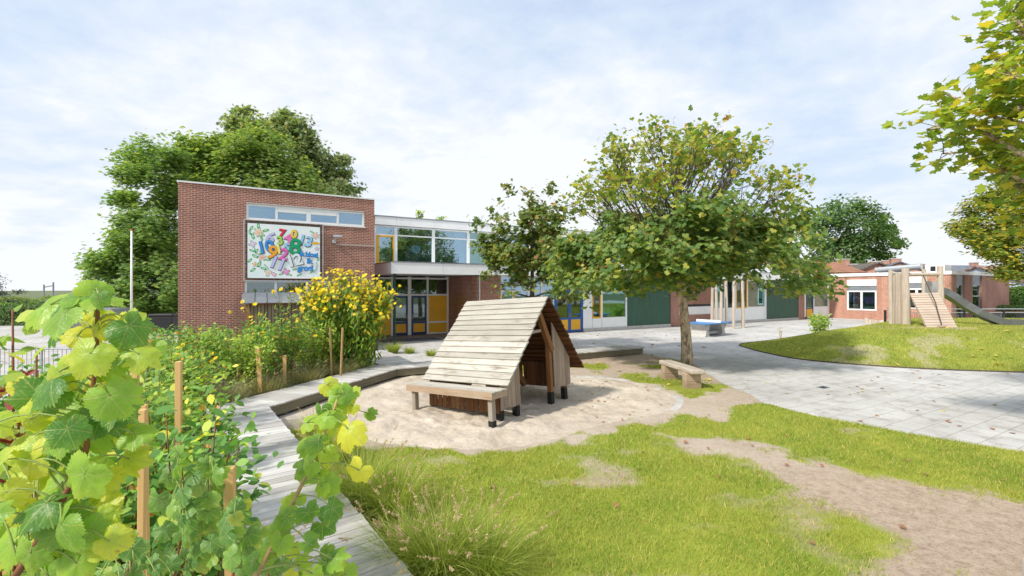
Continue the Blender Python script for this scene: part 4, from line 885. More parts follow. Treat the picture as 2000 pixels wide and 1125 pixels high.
mb = MB(); mb.box(-.055, HL+.025, -.032, -.002, .455, .590); mb.box(HL-.02, HL+.02, .0, .44, .455, .553); mb.box(-.05, -.01, .0, .44, .455, .553); mb.build('bench_apron', M['sleeper'], ph)
for x_ in (.04, HL-.14):
    q = MB(); q.box(x_, x_+.105, .03, .135, .04, .554); lg = q.build('leg', M['silverdark'], ph, bevel=.006)
    q = MB(); q.box(x_-.003, x_+.108, .027, .138, -.30, .042); q.build('foot', M['bituband'] if x_ > 1 else M['bituband'], lg)
GX = HL-.20
mb = MB(); x_ = .22
while x_ < HL-.25:
    q = random.uniform(.105, .12); mb.box(x_, x_+q, .37, .392, .10+random.uniform(-.01, .01), .53); x_ += q+random.choice([.008, .012, .03])
tag(mb.build('low_front_boards', M['brown'], ph), 'orange brown boards under the bench')
def gable(xc, ys, mat, name, low=.14, gap=.008):
    mb = MB()
    for y0, y1 in ys:
        y = y0
        while y < y1-.02:
            e = min(y+random.uniform(.105, .125), y1); lo = low+random.uniform(-.015, .015)
            mb.add([(xc+dx, yy, zz_) for dx in (0, .024) for yy, zz_ in ((y, lo), (e, lo), (e, zin(e)), (y, zin(y)))], [(3, 2, 1, 0), (4, 5, 6, 7), (0, 1, 5, 4), (1, 2, 6, 5), (2, 3, 7, 6), (3, 0, 4, 7)])
            y = e+gap
    return mb.build(name, mat, ph)
gable(GX, [(.46, 1.12)], M['greyboard'], 'gable_boards'); gable(GX, [(2.47, 3.20)], M['greyboard'], 'gable_boards', .22)
gable(.12, [(.46, 3.3)], M['brown'], 'gable_boards', .30, .016)
mb = MB(); x_ = .34
while x_ < GX-.2: mb.box(x_, x_+.11, 3.05, 3.072, .14, .74); x_ += random.choice((.118, .125, .15))
mb.build('low_rear_boards', M['brown'], ph)
mb = MB(); mb.bar((.36, .5, .16), (.36, 3.2, .16), .05, .10); mb.build('floor_beam', M['brownbeam'], ph)
mb = MB(); y = .6
while y < 3.2: mb.box(.25, HL-.25, y, y+.0, 0, 0) if False else None; y += 1
def beam(p0, p1, w_, h_, name='beam', mat='brownbeam'):
    p0 = Vector(p0); p1 = Vector(p1); ln = (p1-p0).length; mb = MB(); mb.box(-w_/2, w_/2, -h_/2, h_/2, 0, ln)
    o = mb.build(name, M[mat], ph, bevel=.006); o.location = p0; o.rotation_mode = 'QUATERNION'; o.rotation_quaternion = (p1-p0).to_track_quat('Z', 'Y'); return o
beam((GX-.02, 1.93, 2.13), (GX-.02, 2.46, 1.10), .12, .13, 'brace'); beam((GX-.9, 1.42, 1.62), (GX-.9, 2.55, .25), .10, .13, 'brace')
beam((.7, 1.0, .2), (.7, 1.98, 2.12), .09, .11, 'rafter'); beam((.7, 3.15, .75), (.7, 2.08, 2.1), .09, .11, 'rafter')
beam((GX+.03, 1.40, 1.58), (GX+.03, 1.92, 1.60), .11, .06, 'collar_beam', 'silverdark')
pb = []
for (x_, y_) in [(GX-.06, .53), (GX-.06, 1.06), (GX-.06, 2.40), (GX-.06, 3.0), (.2, .53), (.2, 1.06), (.2, 2.4), (.2, 3.0)]:
    q = MB(); q.box(x_-.055, x_+.055, y_-.055, y_+.055, .05 if x_ < 1 else .12, zin(y_)-.06 if y_ != 2.40 else 1.45); lg = q.build('post', M['brownbeam'], ph, bevel=.005)
    q = MB(); q.box(x_-.058, x_+.058, y_-.058, y_+.058, -.35, .052 if x_ < 1 else .16); q.build('foot', M['bituband'], lg)
mb = MB(); mb.box(.05, HL-.05, HY-.02, HY+.02, HZ-.19, HZ-.05); mb.build('ridge_beam', M['brownbeam'], ph)
# ------------------------------------------------------------------ log bench
lb = thing('log_bench', 'thick bleached log slab bench on two stacked sleeper legs beside the tree', 'bench', (4.65, 12.62, .02), .152)
mb = MB(); mb.prism([(-.17, -.88), (.19, -.92), (.21, -.3), (.19, .4), (.20, .82), (.05, .86), (-.20, .84), (-.19, .2), (-.16, -.4)], .43, .55); mb.build('seat', M['benchtop'], lb, bevel=.03)
for y_ in (-.62, .56):
    q = MB()
    for k in range(2): q.box(-.22, .22, y_-.10+.012*k, y_+.11-.01*k, -.02+.222*k, .20+.222*k)
    q.build('leg', M['sleeper'], lb, bevel=.015)
# ------------------------------------------------------------------ table tennis
tt = thing('table_tennis_table', 'concrete outdoor table tennis table with blue edged top', 'table tennis table', (11.3, 26.2, 0), math.atan2(.6, .8))
mb = MB(); mb.prism([(-1.37, -.62), (-1.23, -.76), (1.23, -.76), (1.37, -.62), (1.37, .62), (1.23, .76), (-1.23, .76), (-1.37, .62)], .70, .76); mb.build('tabletop', flat((.06, .21, .48), 'blue table coating', .4), tt, bevel=.01)
mb = MB(); mb.box(-.03, .03, -.74, .74, .761, .90); mb.build('net', M['white'], tt, bevel=.01)
for x_ in (-.85, .85):
    q = MB(); q.xz([(x_-.28, -.01), (x_+.28, -.01), (x_+.17, .12), (x_+.13, .32), (x_+.22, .52), (x_+.36, .698), (x_-.36, .698), (x_-.22, .52), (x_-.13, .32), (x_-.17, .12)], -.45, .45); q.build('leg', M['concrete'], tt, bevel=.015)
mb = MB(); mb.box(-.70, .70, -.2, .2, .10, .26); mb.build('cross_beam', M['concrete'], tt)
# ------------------------------------------------------------------ bare log poles
for i, (px_, py_, lab) in enumerate([(1390.5, 637, 'thick bare log pole nearest the white board on the brick pier'), (1400, 639, 'second bare log pole from the left in the climbing group'), (1408, 640, 'third bare log pole from the left in the climbing group'), (1419.5, 637, 'fourth bare log pole from the left, before the yellow window'), (1432.5, 642, 'fifth bare log pole, right of the table tennis top'), (1451.5, 640.5, 'rightmost bare log pole standing apart before white base panel')]):
    b = G(px_, py_); mb = MB(); mb.tube([(0, 0, -.1), (.02*(-1)**i, 0, 1.5), (.05*(-1)**i, .02, 3.3)], [.115 if i in (0, 5) else .095, .10, .085], 10)
    o = mb.build('log_pole', M['log'], loc=b, smooth=False); tag(o, lab, 'pole', 'bare log poles by the table tennis table')
# ------------------------------------------------------------------ play tower with slide
tz = .98; T0 = Vector((18.0, 21.0, tz)); tw = thing('play_tower', 'robinia log play tower with sloping climbing ramp and steel slide on the grass mound', 'play tower', T0)
TP = lambda px, py, Y: P(px, py, Y)-T0
def logpost(px0, px1, ytop, ybot, Y, name='post', lean=0):
    a = TP((px0+px1)/2, ybot, Y); b = TP((px0+px1)/2+lean, ytop, Y); r = (px1-px0)/2/F*Y; mb = MB()
    mb.tube([a-Vector((0, 0, .2)), a.lerp(b, .35)+Vector((.015, 0, 0)), a.lerp(b, .7)-Vector((.012, 0, 0)), b], [r*1.05, r, r*.95, r*.9], 12); return mb.build(name, M['log'], tw, smooth=False)
logpost(1736.5, 1744, 527, 634, 21.3, lean=-1); logpost(1763, 1776.5, 524, 637, 21.0, lean=-1.5); logpost(1833, 1843.5, 520, 634, 21.0, lean=-2); logpost(1801, 1808.5, 526, 615, 23.2); logpost(1741, 1747, 530, 615, 23.2)
mb = MB(); X0 = TP(1744.5, 600, 21.15).x; X1 = TP(1763.5, 600, 21.15).x; n_ = 4
for i in range(n_):
    a = X0+(X1-X0)*i/n_; b = X0+(X1-X0)*(i+1)/n_-.012; zt_ = TP(1750, 536+random.uniform(-2, 1), 21.15).z; mb.prism([(a, .12), (b, .12), (b+.01, .17), (a, .17)], -.1, zt_)
mb.build('plank_wall', M['log'], tw, bevel=.01)
mb = MB(); a = TP(1776, 536, 21.0); b = TP(1833, 535.5, 21.0); mb.tube([a, b], .085, 10); mb.tube([TP(1768, 535, 21.0), TP(1745, 534, 23.2)], .07, 8); mb.build('top_rail', M['log'], tw)
# platform and ramp
pz = TP(1800, 573, 21).z
mb = MB(); xl = TP(1767, 573, 22.7).x; xr = TP(1838, 573, 21).x; mb.box(xl, xr, -.02, 1.7, pz-.10, pz-.03); mb.build('platform', M['ramp'], tw)
r0l, r0r, r1l, r1r = TP(1777.5, 572.5, 20.95), TP(1833, 571.5, 20.95), TP(1812, 642, 19.55), TP(1871, 642, 19.55)
r1l.z = r1r.z = float(zm_of(np.array([18.3]), np.array([19.55]))[0])-tz+.0
mb = MB(); n_ = 14
for i in range(n_):
    a, b = i/n_, (i+1)/n_-.010; e_ = random.uniform(-.01, .01)
    q = [r0l.lerp(r1l, a), r0r.lerp(r1r, a), r0r.lerp(r1r, b), r0l.lerp(r1l, b)]; nv = (q[1]-q[0]).cross(q[3]-q[0]).normalized()*-.045
    q = [v+Vector((e_, 0, 0)) for v in q]
    mb.add(q+[v-nv*(1 if nv.z > 0 else -1) for v in q], [(0, 1, 2, 3), (7, 6, 5, 4), (0, 4, 5, 1), (1, 5, 6, 2), (2, 6, 7, 3), (3, 7, 4, 0)])
mb.build('ramp', M['ramp'], tw)
mb = MB()
for t0_, t1_ in ((r0l, r1l), (r0r, r1r)):
    dx = Vector((.08 if t0_ is r0l else -.08, .03, -.10)); mb.bar(t0_+dx, t1_+dx, .09, .10)
mb.build('ramp_beam', M['log'], tw)
rp0 = TP(1802, 535, 21.0); rp1 = TP(1839, 634, 19.5); mb = MB(); ml = rp0.lerp(rp1, .55)+Vector((.02, -.1, -.05)); mb.tube([rp0, rp0.lerp(ml, .5)+Vector((0, 0, -.02)), ml, rp1.lerp(ml, .5)+Vector((0, 0, -.02)), rp1], .022, 6); mb.tube([rp0+Vector((-.0, 0, .09)), rp0], .035, 6); rr_ = mb.build('climbing_rope', M['rope'], tw)
mb = MB(); a = TP(1832, 638, 19.35); b = TP(1849, 638, 19.35); mb.tube([a, b], .05, 8); mb.build('rope_handle', M['sleeper'], rr_)
# steel slide
def slidept(t): return
spx = [(1832, 571, 21.6), (1842, 574, 21.6), (1858, 583, 21.5), (1880, 598, 21.4), (1905, 612, 21.2), (1925, 622, 21.1), (1945, 630, 21.0), (1965, 634, 20.9), (1985, 635, 20.8), (2005, 635.5, 20.7)]
cl = [TP(*q) for q in spx]
for v in cl[-3:]: v.z = max(v.z, 0.05)
cs = [(-.25, .24), (-.25, .0), (.25, .0), (.25, .24), (.275, .24), (.275, -.06), (-.275, -.06), (-.275, .24)]
sv = []; 
for i, p_ in enumerate(cl):
    d_ = (cl[min(i+1, len(cl)-1)]-cl[max(i-1, 0)]).normalized(); sx = d_.cross(Vector((0, 0, 1))).normalized(); up_ = sx.cross(d_)
    sv += [p_+sx*a+up_*b for a, b in cs]
mb = MB(); k = len(cs); mb.add(sv, [(i*k+j, i*k+(j+1) % k, (i+1)*k+(j+1) % k, (i+1)*k+j) for i in range(len(cl)-1) for j in range(k)]+[tuple(range(k)), tuple((len(cl)-1)*k+j for j in range(k-1, -1, -1))])
slide = mb.build('slide', M['steel'], tw)
for a, b, Y in ((1808, 1820.5, 21.3), (1822, 1833, 21.75)):
    mb = MB()
    x0_ = TP(a, 560, Y).x; x1_ = TP(b, 560, Y).x; zc = TP(a, 554, Y).z; zb_ = TP(a, 573, Y).z; yy = Y-21.0; rr = (x1_-x0_)/2
    mb.xz([(x0_, zb_), (x1_, zb_), (x1_, zc)]+[((x0_+x1_)/2+rr*math.cos(t), zc+rr*.9*math.sin(t)) for t in np.linspace(.3, math.pi-.3, 7)]+[(x0_, zc)], yy, yy+.02)
    mb.build('slide_guard', M['galv'], slide)
mb = MB(); q = TP(1955, 632, 20.95); mb.tube([(q.x, q.y, q.z-.02), (q.x, q.y, q.z-.7)], .03, 8); mb.build('slide_foot', M['galv'], slide)
# ------------------------------------------------------------------ low palisade edge
mb = MB(); pal = []
pl = thing('palisade_edge', 'low edge of upright round palisade stakes left of the play tower', 'palisade', G(1690, 631.5))
o0 = G(1690, 631.5); o1_ = G(1742, 634)
for i in range(17):
    t = i/16; q = o0.lerp(o1_, t)-o0; h_ = .42-.14*math.sin(t*3.1)+random.uniform(-.03, .03); mb.tube([(q.x, q.y, -.1), (q.x, q.y, h_)], .075, 8)
mb.build('stakes', M['log'], pl)
mb = MB(); q = o1_-o0; mb.bar((0, .06, .12), (q.x, q.y+.06, .12), .04, .08); mb.build('rail', M['sleeper'], pl)
# ------------------------------------------------------------------ steel fence behind the mound
fe = thing('railing_fence', 'black steel bar fence with two grey top rails behind the slide', 'fence', (24.6, 30, 0))
mb = MB(); xs0 = [0, 2.6, 5.2, 7.8, 10.4, 13.0]
for x_ in xs0:
    q = MB(); q.box(x_-.05, x_+.05, -.05, .05, -.02, 1.25); q.box(x_-.08, x_+.12, -.07, .07, 1.25, 1.27); q.build('post', M['black'], fe)
mb.box(-.05, 13, -.02, .02, 1.10, 1.14); mb.box(-.05, 13, -.02, .02, .14, .17); mb.tube([(0, -.06, 1.36), (13, -.06, 1.36)], .03, 6); mb.build('rail', M['galv'], fe)
mb = MB()
for i in range(118): mb.tube([(.11*i+.06, 0, .16), (.11*i+.06, 0, 1.11)], .008, 4)
mb.build('bars', M['black'], fe)
# red picnic bench far right
tb = thing('picnic_table', 'low red topped picnic table beyond the black fence', 'table', (36.6, 33.5, 0))
mb = MB(); mb.box(-1.2, 1.2, -.4, .4, .94, 1.0); mb.build('tabletop', flat((.42, .12, .10), 'red table paint'), tb); 
for x_ in (-.9, .9): q = MB(); q.box(x_-.06, x_+.06, -.3, .3, 0, .938); q.build('leg', M['grey'], tb)
# ------------------------------------------------------------------ lean-to shed on the brick block
sx0, sz1 = fac(481, 592, -1.5); shed = thing('timber_shed', 'plank lean-to shed with grey metal roof against the brick block', 'shed', S0+Matrix.Rotation(ANG, 3, 'Z') @ Vector((sx0, -1.5, 0)), ANG)
SW = 3.4; zt_ = 2.12
mb = MB(); x_ = .14
while x_ < SW: e_ = .10; mb.box(x_, x_+e_, 0, .025, .05, zt_-.06); x_ += .118
x_ = .1
while x_ < 1.45: mb.box(SW, SW+.025, x_, x_+.1, .05, zt_); x_ += .118
mb.build('wall_boards', M['shedwood'], shed)
mb = MB(); mb.box(.1, SW-.01, .03, .06, .05, zt_-.06); mb.box(.05, .08, .05, 1.46, .05, zt_); mb.build('wall_lining', M['bituband'], shed)
for x_ in (0, SW-.10): q = MB(); q.box(x_, x_+.12, -.03, .10, 0, zt_-.02); q.build('post', M['shedpost'], shed)
mb = MB(); mb.box(.12, SW-.1, -.02, .024, zt_-.058, zt_-.005); mb.build('top_beam', M['shedpost'], shed)
mb = MB()
for i in range(9):
    a = -.16+i*.42; mb.add([(x, y, z+dz) for dz in (0, .02) for x, y, z in ((a, -.22, zt_), (a+.41, -.22, zt_), (a+.41, 1.48, zt_+.38), (a, 1.48, zt_+.38))], [(3, 2, 1, 0), (4, 5, 6, 7), (0, 1, 5, 4), (1, 2, 6, 5), (2, 3, 7, 6), (3, 0, 4, 7)], 1 if i in (3, 4) else 0)
    mb.bar((a+.41, -.225, zt_+.03), (a+.41, 1.47, zt_+.41), .03, .05, 0)
mb.build('roof_sheet', [M['grey'], M['galv']], shed)
# ------------------------------------------------------------------ flagpole, bin, frame, railing, distant things on the left
fp = P(257, 640, 26); o = thing('flagpole', 'tall slim white flagpole left of the brick block', 'flagpole', (fp.x, fp.y, 0)); mb = MB(); mb.tube([(0, 0, 0), (0, 0, 6.0)], [.065, .045], 10); mb.build('pole', M['white'], o, smooth=True); mb = MB(); mb.tube([(0, 0, 6.0), (0, 0, 6.09)], [.06, .05], 10); mb.build('cap', flat((.5, .12, .08), 'red cap'), o)
bn_ = P(322, 600, 26); o = thing('waste_container', 'black lidded waste container beside the brick block corner', 'container', (bn_.x, bn_.y, 0), .2)
mb = MB(); mb.add([(-.5, -.38, .15), (.5, -.38, .15), (.5, .38, .15), (-.5, .38, .15), (-.6, -.45, 1.1), (.6, -.45, 1.1), (.6, .45, 1.1), (-.6, .45, 1.1)], [(3, 2, 1, 0), (4, 5, 6, 7), (0, 1, 5, 4), (1, 2, 6, 5), (2, 3, 7, 6), (3, 0, 4, 7)]); mb.build('body', M['black'], o, bevel=.03)
mb = MB(); mb.prism([(-.63, -.48), (.63, -.48), (.63, .48), (-.63, .48)], 1.105, 1.27); mb.build('lid', M['black'], o, bevel=.06)
for x_ in (-.4, .4): q = MB(); q.tube([(x_-.03, -.3, .09), (x_+.03, -.3, .09)], .09, 10); q.build('wheel', M['bituband'], o)
gp = P(95, 600, 48); o = thing('pole_frame', 'far dark frame of two poles with a crossbeam on the left horizon', 'frame', (gp.x, gp.y, 0), .1)
for x_, h_ in ((-.45, 3.15), (.45, 3.4)): q = MB(); q.tube([(x_, 0, 0), (x_, 0, h_)], .07, 8); q.build('pole', M['grey'], o)
mb = MB(); mb.bar((-.5, 0, 2.85), (.5, 0, 3.05), .08, .10); mb.build('crossbeam', M['grey'], o)
rl = thing('hand_railing', 'low dark metal railing at the left edge beyond the planting', 'railing', (-17.5, 13.2, 0)); mb = MB(); mb.tube([(0, 0, .92), (5.2, 0, .92)], .022, 6); mb.tube([(0, 0, .12), (5.2, 0, .12)], .015, 6); mb.build('rail', M['grey'], rl)
for i in range(5): q = MB(); q.tube([(i*1.28+.03, 0, 0), (i*1.28+.03, 0, .91)], .02, 6); q.build('post', M['grey'], rl)
mb = MB(); [mb.tube([(.128*i+.1, 0, .13), (.128*i+.1, 0, .91)], .007, 4) for i in range(38)]; mb.build('bars', M['grey'], rl)
# ------------------------------------------------------------------ neighbouring houses
def roofmat(name, a, b):
    m, nt, p, o = mat_new(name); v = coords(nt)
    bt = N(nt, 'ShaderNodeTexBrick', i_Scale=1.0, i_Mortar_Size=.03, i_Brick_Width=.3, i_Row_Height=.35, i_Bias=0.0); bt.inputs['Color1'].default_value = (*a, 1); bt.inputs['Color2'].default_value = (*b, 1); bt.inputs['Mortar'].default_value = (*[c*.5 for c in a], 1)
    nt.links.new(v, bt.inputs['Vector']); c = mixc(nt, .6, bt.outputs[0], ramp(nt, noise(nt, v, 1.2, 5), [(.3, (.6, .6, .6)), (.7, (1.2, 1.2, 1.2))]), 'MULTIPLY')
    nt.links.new(c, p.inputs['Base Color']); p.inputs['Roughness'].default_value = .8; return m
M['tile_orange'] = roofmat('orange roof tiles', (.34, .15, .085), (.42, .20, .12)); M['tile_dark'] = roofmat('dark roof tiles', (.12, .105, .09), (.17, .145, .12)); M['tile_slate'] = roofmat('blue grey roof tiles', (.16, .18, .21), (.22, .24, .27)); M['tile_pink'] = roofmat('faded red roof tiles', (.34, .20, .16), (.42, .27, .22))
M['paleblue'] = plain('pale render', (.42, .47, .56), .8, .06, 2)
def house(label, c, w_, d_, hw, hr, rz, rm, wm, chim=(), win=()):
    h_ = thing('house', label, 'house', (c[0], c[1], 0), rz, 'houses behind the annex'); mb = MB()
    mb.add([(-w_/2, y, z) if x < 0 else (w_/2, y, z) for x, y, z in ()] or [(-w_/2, -d_/2, 0), (w_/2, -d_/2, 0), (w_/2, d_/2, 0), (-w_/2, d_/2, 0), (-w_/2, -d_/2, hw), (w_/2, -d_/2, hw), (w_/2, d_/2, hw), (-w_/2, d_/2, hw), (-w_/2, 0, hr-.06), (w_/2, 0, hr-.06)],
           [(0, 1, 5, 4), (2, 3, 7, 6), (1, 2, 6, 9, 5), (3, 0, 4, 8, 7), (4, 5, 9, 8), (6, 7, 8, 9)]); mb.build('wall', M[wm], h_)
    mb = MB(); ov = .35; s_ = (hr-hw)/(d_/2)
    for sg in (-1, 1):
        q = [(-w_/2-ov, sg*(d_/2+ov), hw-s_*ov), (w_/2+ov, sg*(d_/2+ov), hw-s_*ov), (w_/2+ov, 0, hr), (-w_/2-ov, 0, hr)]
        if sg > 0: q = q[::-1]
        mb.add(q+[(x, y, z+.16) for x, y, z in q], [(3, 2, 1, 0), (4, 5, 6, 7), (0, 1, 5, 4), (1, 2, 6, 5), (2, 3, 7, 6), (3, 0, 4, 7)])
    r_ = mb.build('roof', M[rm], h_)
    for (x_, y_, cw, top) in chim:
        q = MB(); q.box(x_-cw/2, x_+cw/2, y_-cw/2, y_+cw/2, hr-1.3, top-.12); ch = q.build('chimney', M['brick2'], r_); q = MB(); q.box(x_-cw/2-.06, x_+cw/2+.06, y_-cw/2-.06, y_+cw/2+.06, top-.119, top); q.build('chimney_cap', M['concrete'], ch)
    for (x_, z_) in win: window(h_, x_-.5, x_+.5, z_-.5, z_+.5, -d_/2-.04, fw=.08, gm='glass_dark')
def hz_(py, Y): return CAMZ-(py-CY)/F*Y
def HX(px, Y): return (px-CX)/F*Y
house('brick house with bright orange tiled roof behind the wing end', (HX(1588, 52), 52), 5.5, 7, hz_(533, 49), hz_(514, 52), .1, 'tile_orange', 'brick', win=[(1.6, 4.0)])
house('long dark roofed house just right of the orange roof', (HX(1652, 66), 66), 7.0, 8, hz_(540, 64), hz_(517, 66), 0.0, 'tile_dark', 'brick', [(-.4, 0, 1.1, hz_(506, 66)), (-2.2, .2, .8, hz_(512, 66))])
house('dark roofed house whose pale brick gable faces the schoolyard', (HX(1682, 58), 58), 9, 6.2, hz_(538, 55), hz_(518, 58), math.pi/2-.3, 'tile_dark', 'brick2', [(-3.6, 0, .9, hz_(511, 55)), (2.6, 0, .8, hz_(515, 60))])
house('small orange gabled house topped by two broad chimneys', (HX(1741, 70), 70), 9, 5.2, hz_(528, 66), hz_(515, 70), math.pi/2-.5, 'tile_slate', 'brick2', [(-2.4, 0, 1.2, hz_(504, 67)), (3.2, 0, 1.2, hz_(508, 72))])
house('low slate roofed house with one slim chimney at right', (HX(1860, 74), 74), 11, 8, hz_(540, 72), hz_(520, 74), .12, 'tile_slate', 'brick2', [(4.0, 0, .8, hz_(512, 74)), (-6.0, .0, .9, hz_(516, 74))])
house('pale blue rendered house with faded red roof beside the hedge', (HX(1965, 54), 54), 8, 8, hz_(548, 50), hz_(522, 54), .15, 'tile_pink', 'paleblue')
# ------------------------------------------------------------------ garden stakes
for i, (px_, pt, Y, wd, lab) in enumerate([(460, 911, 1.85, .038, 'thick raw pine stake nearest the boardwalk, square cut top'), (349, 706, 3.9, .045, 'pine stake standing in the raspberries before the brick wall'), (509, 679, 10.6, .085, 'pine stake at the right of the raspberries with dark tie'), (269, 800, 2.0, .026, 'left one of the paired pine stakes among bramble leaves'), (291, 790, 2.1, .026, 'right one of the paired pine stakes among bramble leaves'), (252, 725, 3.3, .04, 'small pine stake at the left behind the tall vine shoot'), (556, 694, 11.6, .08, 'far pine stake half hidden in the raspberries'), (8, 1075, 1.6, .05, 'pine stake at the lower left corner')]):
    p_ = P(px_, pt, Y); z0_ = .15; mb = MB(); h_ = p_.z-z0_; mb.box(-wd/2, wd/2, -wd/2, wd/2, 0, h_)
    o = mb.build('garden_stake', M['stake'], loc=(p_.x, p_.y, z0_), bevel=.003); o.rotation_euler = (0, (-.012, 0, -.05, .01, -.01, .02, 0, 0)[i], .3); tag(o, lab, 'stake', 'pine stakes in the planting bed')
for px_, pb_, pt, Y in ((648, 700, 640, 12.6), (665, 705, 640, 12.4)):
    p_ = P(px_, pt, Y); mb = MB(); mb.tube([(0, 0, .15), (.06 if px_ > 650 else -.05, 0, p_.z)], .03, 7); o = mb.build('bamboo_cane', M['stemtan'], loc=(p_.x, p_.y, 0)); tag(o, 'tan support cane leaning right under the sunflowers' if px_ > 650 else 'tan support cane leaning left under the sunflowers', 'cane', 'canes below the yellow sunflowers')
# ------------------------------------------------------------------ trees
def tree(name, label, base, trunk_h, tr, clumps, leaf, size, mat, barkm, nsub=6, lean=(0, 0), up=.35, spread=.32, extra=None, group=None, droop=0.0, limb=.34, fold=.15, rootz=0.0, origin_top=None, cat='tree'):
    """clumps: (x, y, z, r, n) relative to base"""
    t = thing(name, label, cat, base, 0, group); mb = MB(); topz = max(c[2] for c in clumps)*.82 if origin_top is None else origin_top
    def axis(z): k = z/max(topz, .1); return Vector((lean[0]*k+.10*tr*math.sin(z*1.7), lean[1]*k+.10*tr*math.cos(z*1.3), z))
    zs = np.linspace(-.15, topz, 12); mb.tube([axis(z) for z in zs], [tr*(1.25 if z < .1 else 1)*max(.10, 1-.85*(max(z, 0)/topz)**.9) for z in zs], 12)
    cs, szs = [], []; nodes = [(axis(z), tr*(1-.85*(z/topz)**.9)*.8, 0) for z in np.linspace(trunk_h, topz, 14)]
    ctr = Vector((sum(c[0] for c in clumps), sum(c[1] for c in clumps), sum(c[2] for c in clumps)*.9))/len(clumps); nrm_ = []
    for (x, y, z, r, n) in sorted(clumps, key=lambda c: math.hypot(c[0], c[1])+.25*c[2]):
        c = Vector((x, y, z))
        a, ra, dep = min(nodes, key=lambda q: (q[0]-c).length+max(0, q[0].z-c.z+.2)*1.2+.10*q[2]+(0 if q[1] > .012 else .3))
        hd = (c-a).length; mid = a.lerp(c, .5)+Vector((random.uniform(-1, 1), random.uniform(-1, 1), random.uniform(.1, .9)))*hd*.13
        r0 = min(ra*.62, tr*limb)
        q = [a.lerp(mid, k) .lerp(mid.lerp(c, k), k) for k in np.linspace(0, 1, 6)]; mb.tube(q, [max(.004, r0*(1-.6*k)) for k in np.linspace(0, 1, 6)], 6)
        nodes += [(q[i], max(.004, r0*(1-.6*i/5)), dep+1) for i in (2, 3, 4, 5)]
        for s in range(nsub):
            d = Vector(rng.normal(size=3)); d.z = d.z*.7+.1; d = d.normalized()*r*random.uniform(.45, 1.0); e = c+d; st = q[random.choice((3, 4, 5))]
            mm = st.lerp(e, .5)+Vector(rng.normal(size=3))*r*.10; mb.tube([st, mm, e], [r0*.28, r0*.2, r0*.07+.003], 4, cap=False)
            m_ = max(1, n//nsub); k = rng.uniform(size=(m_, 1)); pts = np.array(e)+rng.normal(size=(m_, 3))*r*spread*np.array([1, 1, .75]); pts = pts*(.75+.25*k)+np.array(mm)*(.25*(1-k))
            cs.append(pts); szs.append(size*rng.uniform(.65, 1.25, m_))
    cs = np.concatenate(cs); szs = np.concatenate(szs); n = len(cs)
    nr = rng.normal(size=(n, 3))*.65+unit(cs-np.array(ctr))*.8; nr[:, 2] = np.abs(nr[:, 2])+up
    mb.build('trunk', barkm, t, smooth=True)
    np_mesh('crown', leaves_np(cs, nr, szs, leaf, fold, droop=droop), len(leaf), mat, t)
    return t, cs
def blob(n, c, rad, cr, nl, surf=.35):
    """clumps filling an ellipsoid c, rad"""
    out = []
    for i in range(n):
        d = rng.normal(size=3); d /= np.linalg.norm(d); k = rng.uniform(0, 1)**surf; p_ = np.array(c)+d*np.array(rad)*k
        out.append((*p_, cr*random.uniform(.7, 1.25), int(nl*random.uniform(.7, 1.3))))
    return out
# -- the big maple
rng = np.random.default_rng(21); random.seed(21)
mb_base = G(1343, 714); prof = [(2.6, 4.5, -.55), (3.3, 4.65, -.5), (4.2, 4.4, -.4), (5.0, 4.1, -.25), (5.9, 3.9, -.2), (6.7, 3.5, -.3), (7.4, 2.7, -.4), (8.0, 1.9, -.5), (8.4, 1.2, -.5)]
def profclumps(n, z0, z1, cr, nl, power=.5):
    out = []
    for i in range(n):
        z = rng.uniform(z0, z1); hw = np.interp(z, [q[0] for q in prof], [q[1] for q in prof])-cr*.6; ox = np.interp(z, [q[0] for q in prof], [q[2] for q in prof]); a = rng.uniform(0, 2*np.pi); k = hw*rng.uniform(0, 1)**power
        out.append((ox+k*math.cos(a), k*math.sin(a)*.9, z, cr*random.uniform(.75, 1.3), int(nl*random.uniform(.6, 1.4))))
    return out
low = profclumps(125, 2.85, 5.15, .62, 165, .42)+[(x, y, z+.35, .55, 120) for x, y, z in ((-4.2, -.6, 2.6), (-3.8, -1.4, 2.2), (-4.4, .3, 3.2), (4.2, -.5, 2.5), (3.5, -1.2, 2.4), (4.5, .4, 3.0), (-2.9, -2.0, 2.5), (2.4, -2.2, 2.5), (1.2, -2.6, 2.9), (-1.2, -2.7, 3.0), (.2, -2.5, 3.6), (-2.2, -1.9, 3.6), (2.0, -1.9, 3.6), (0, -1.9, 4.6), (4.6, -.2, 2.3))]
high = profclumps(88, 4.9, 8.25, .55, 50, .38)
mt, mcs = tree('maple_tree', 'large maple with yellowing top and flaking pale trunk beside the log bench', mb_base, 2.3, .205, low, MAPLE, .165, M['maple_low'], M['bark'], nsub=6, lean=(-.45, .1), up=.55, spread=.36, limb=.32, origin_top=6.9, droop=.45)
mb = MB(); cs = []; szs = []
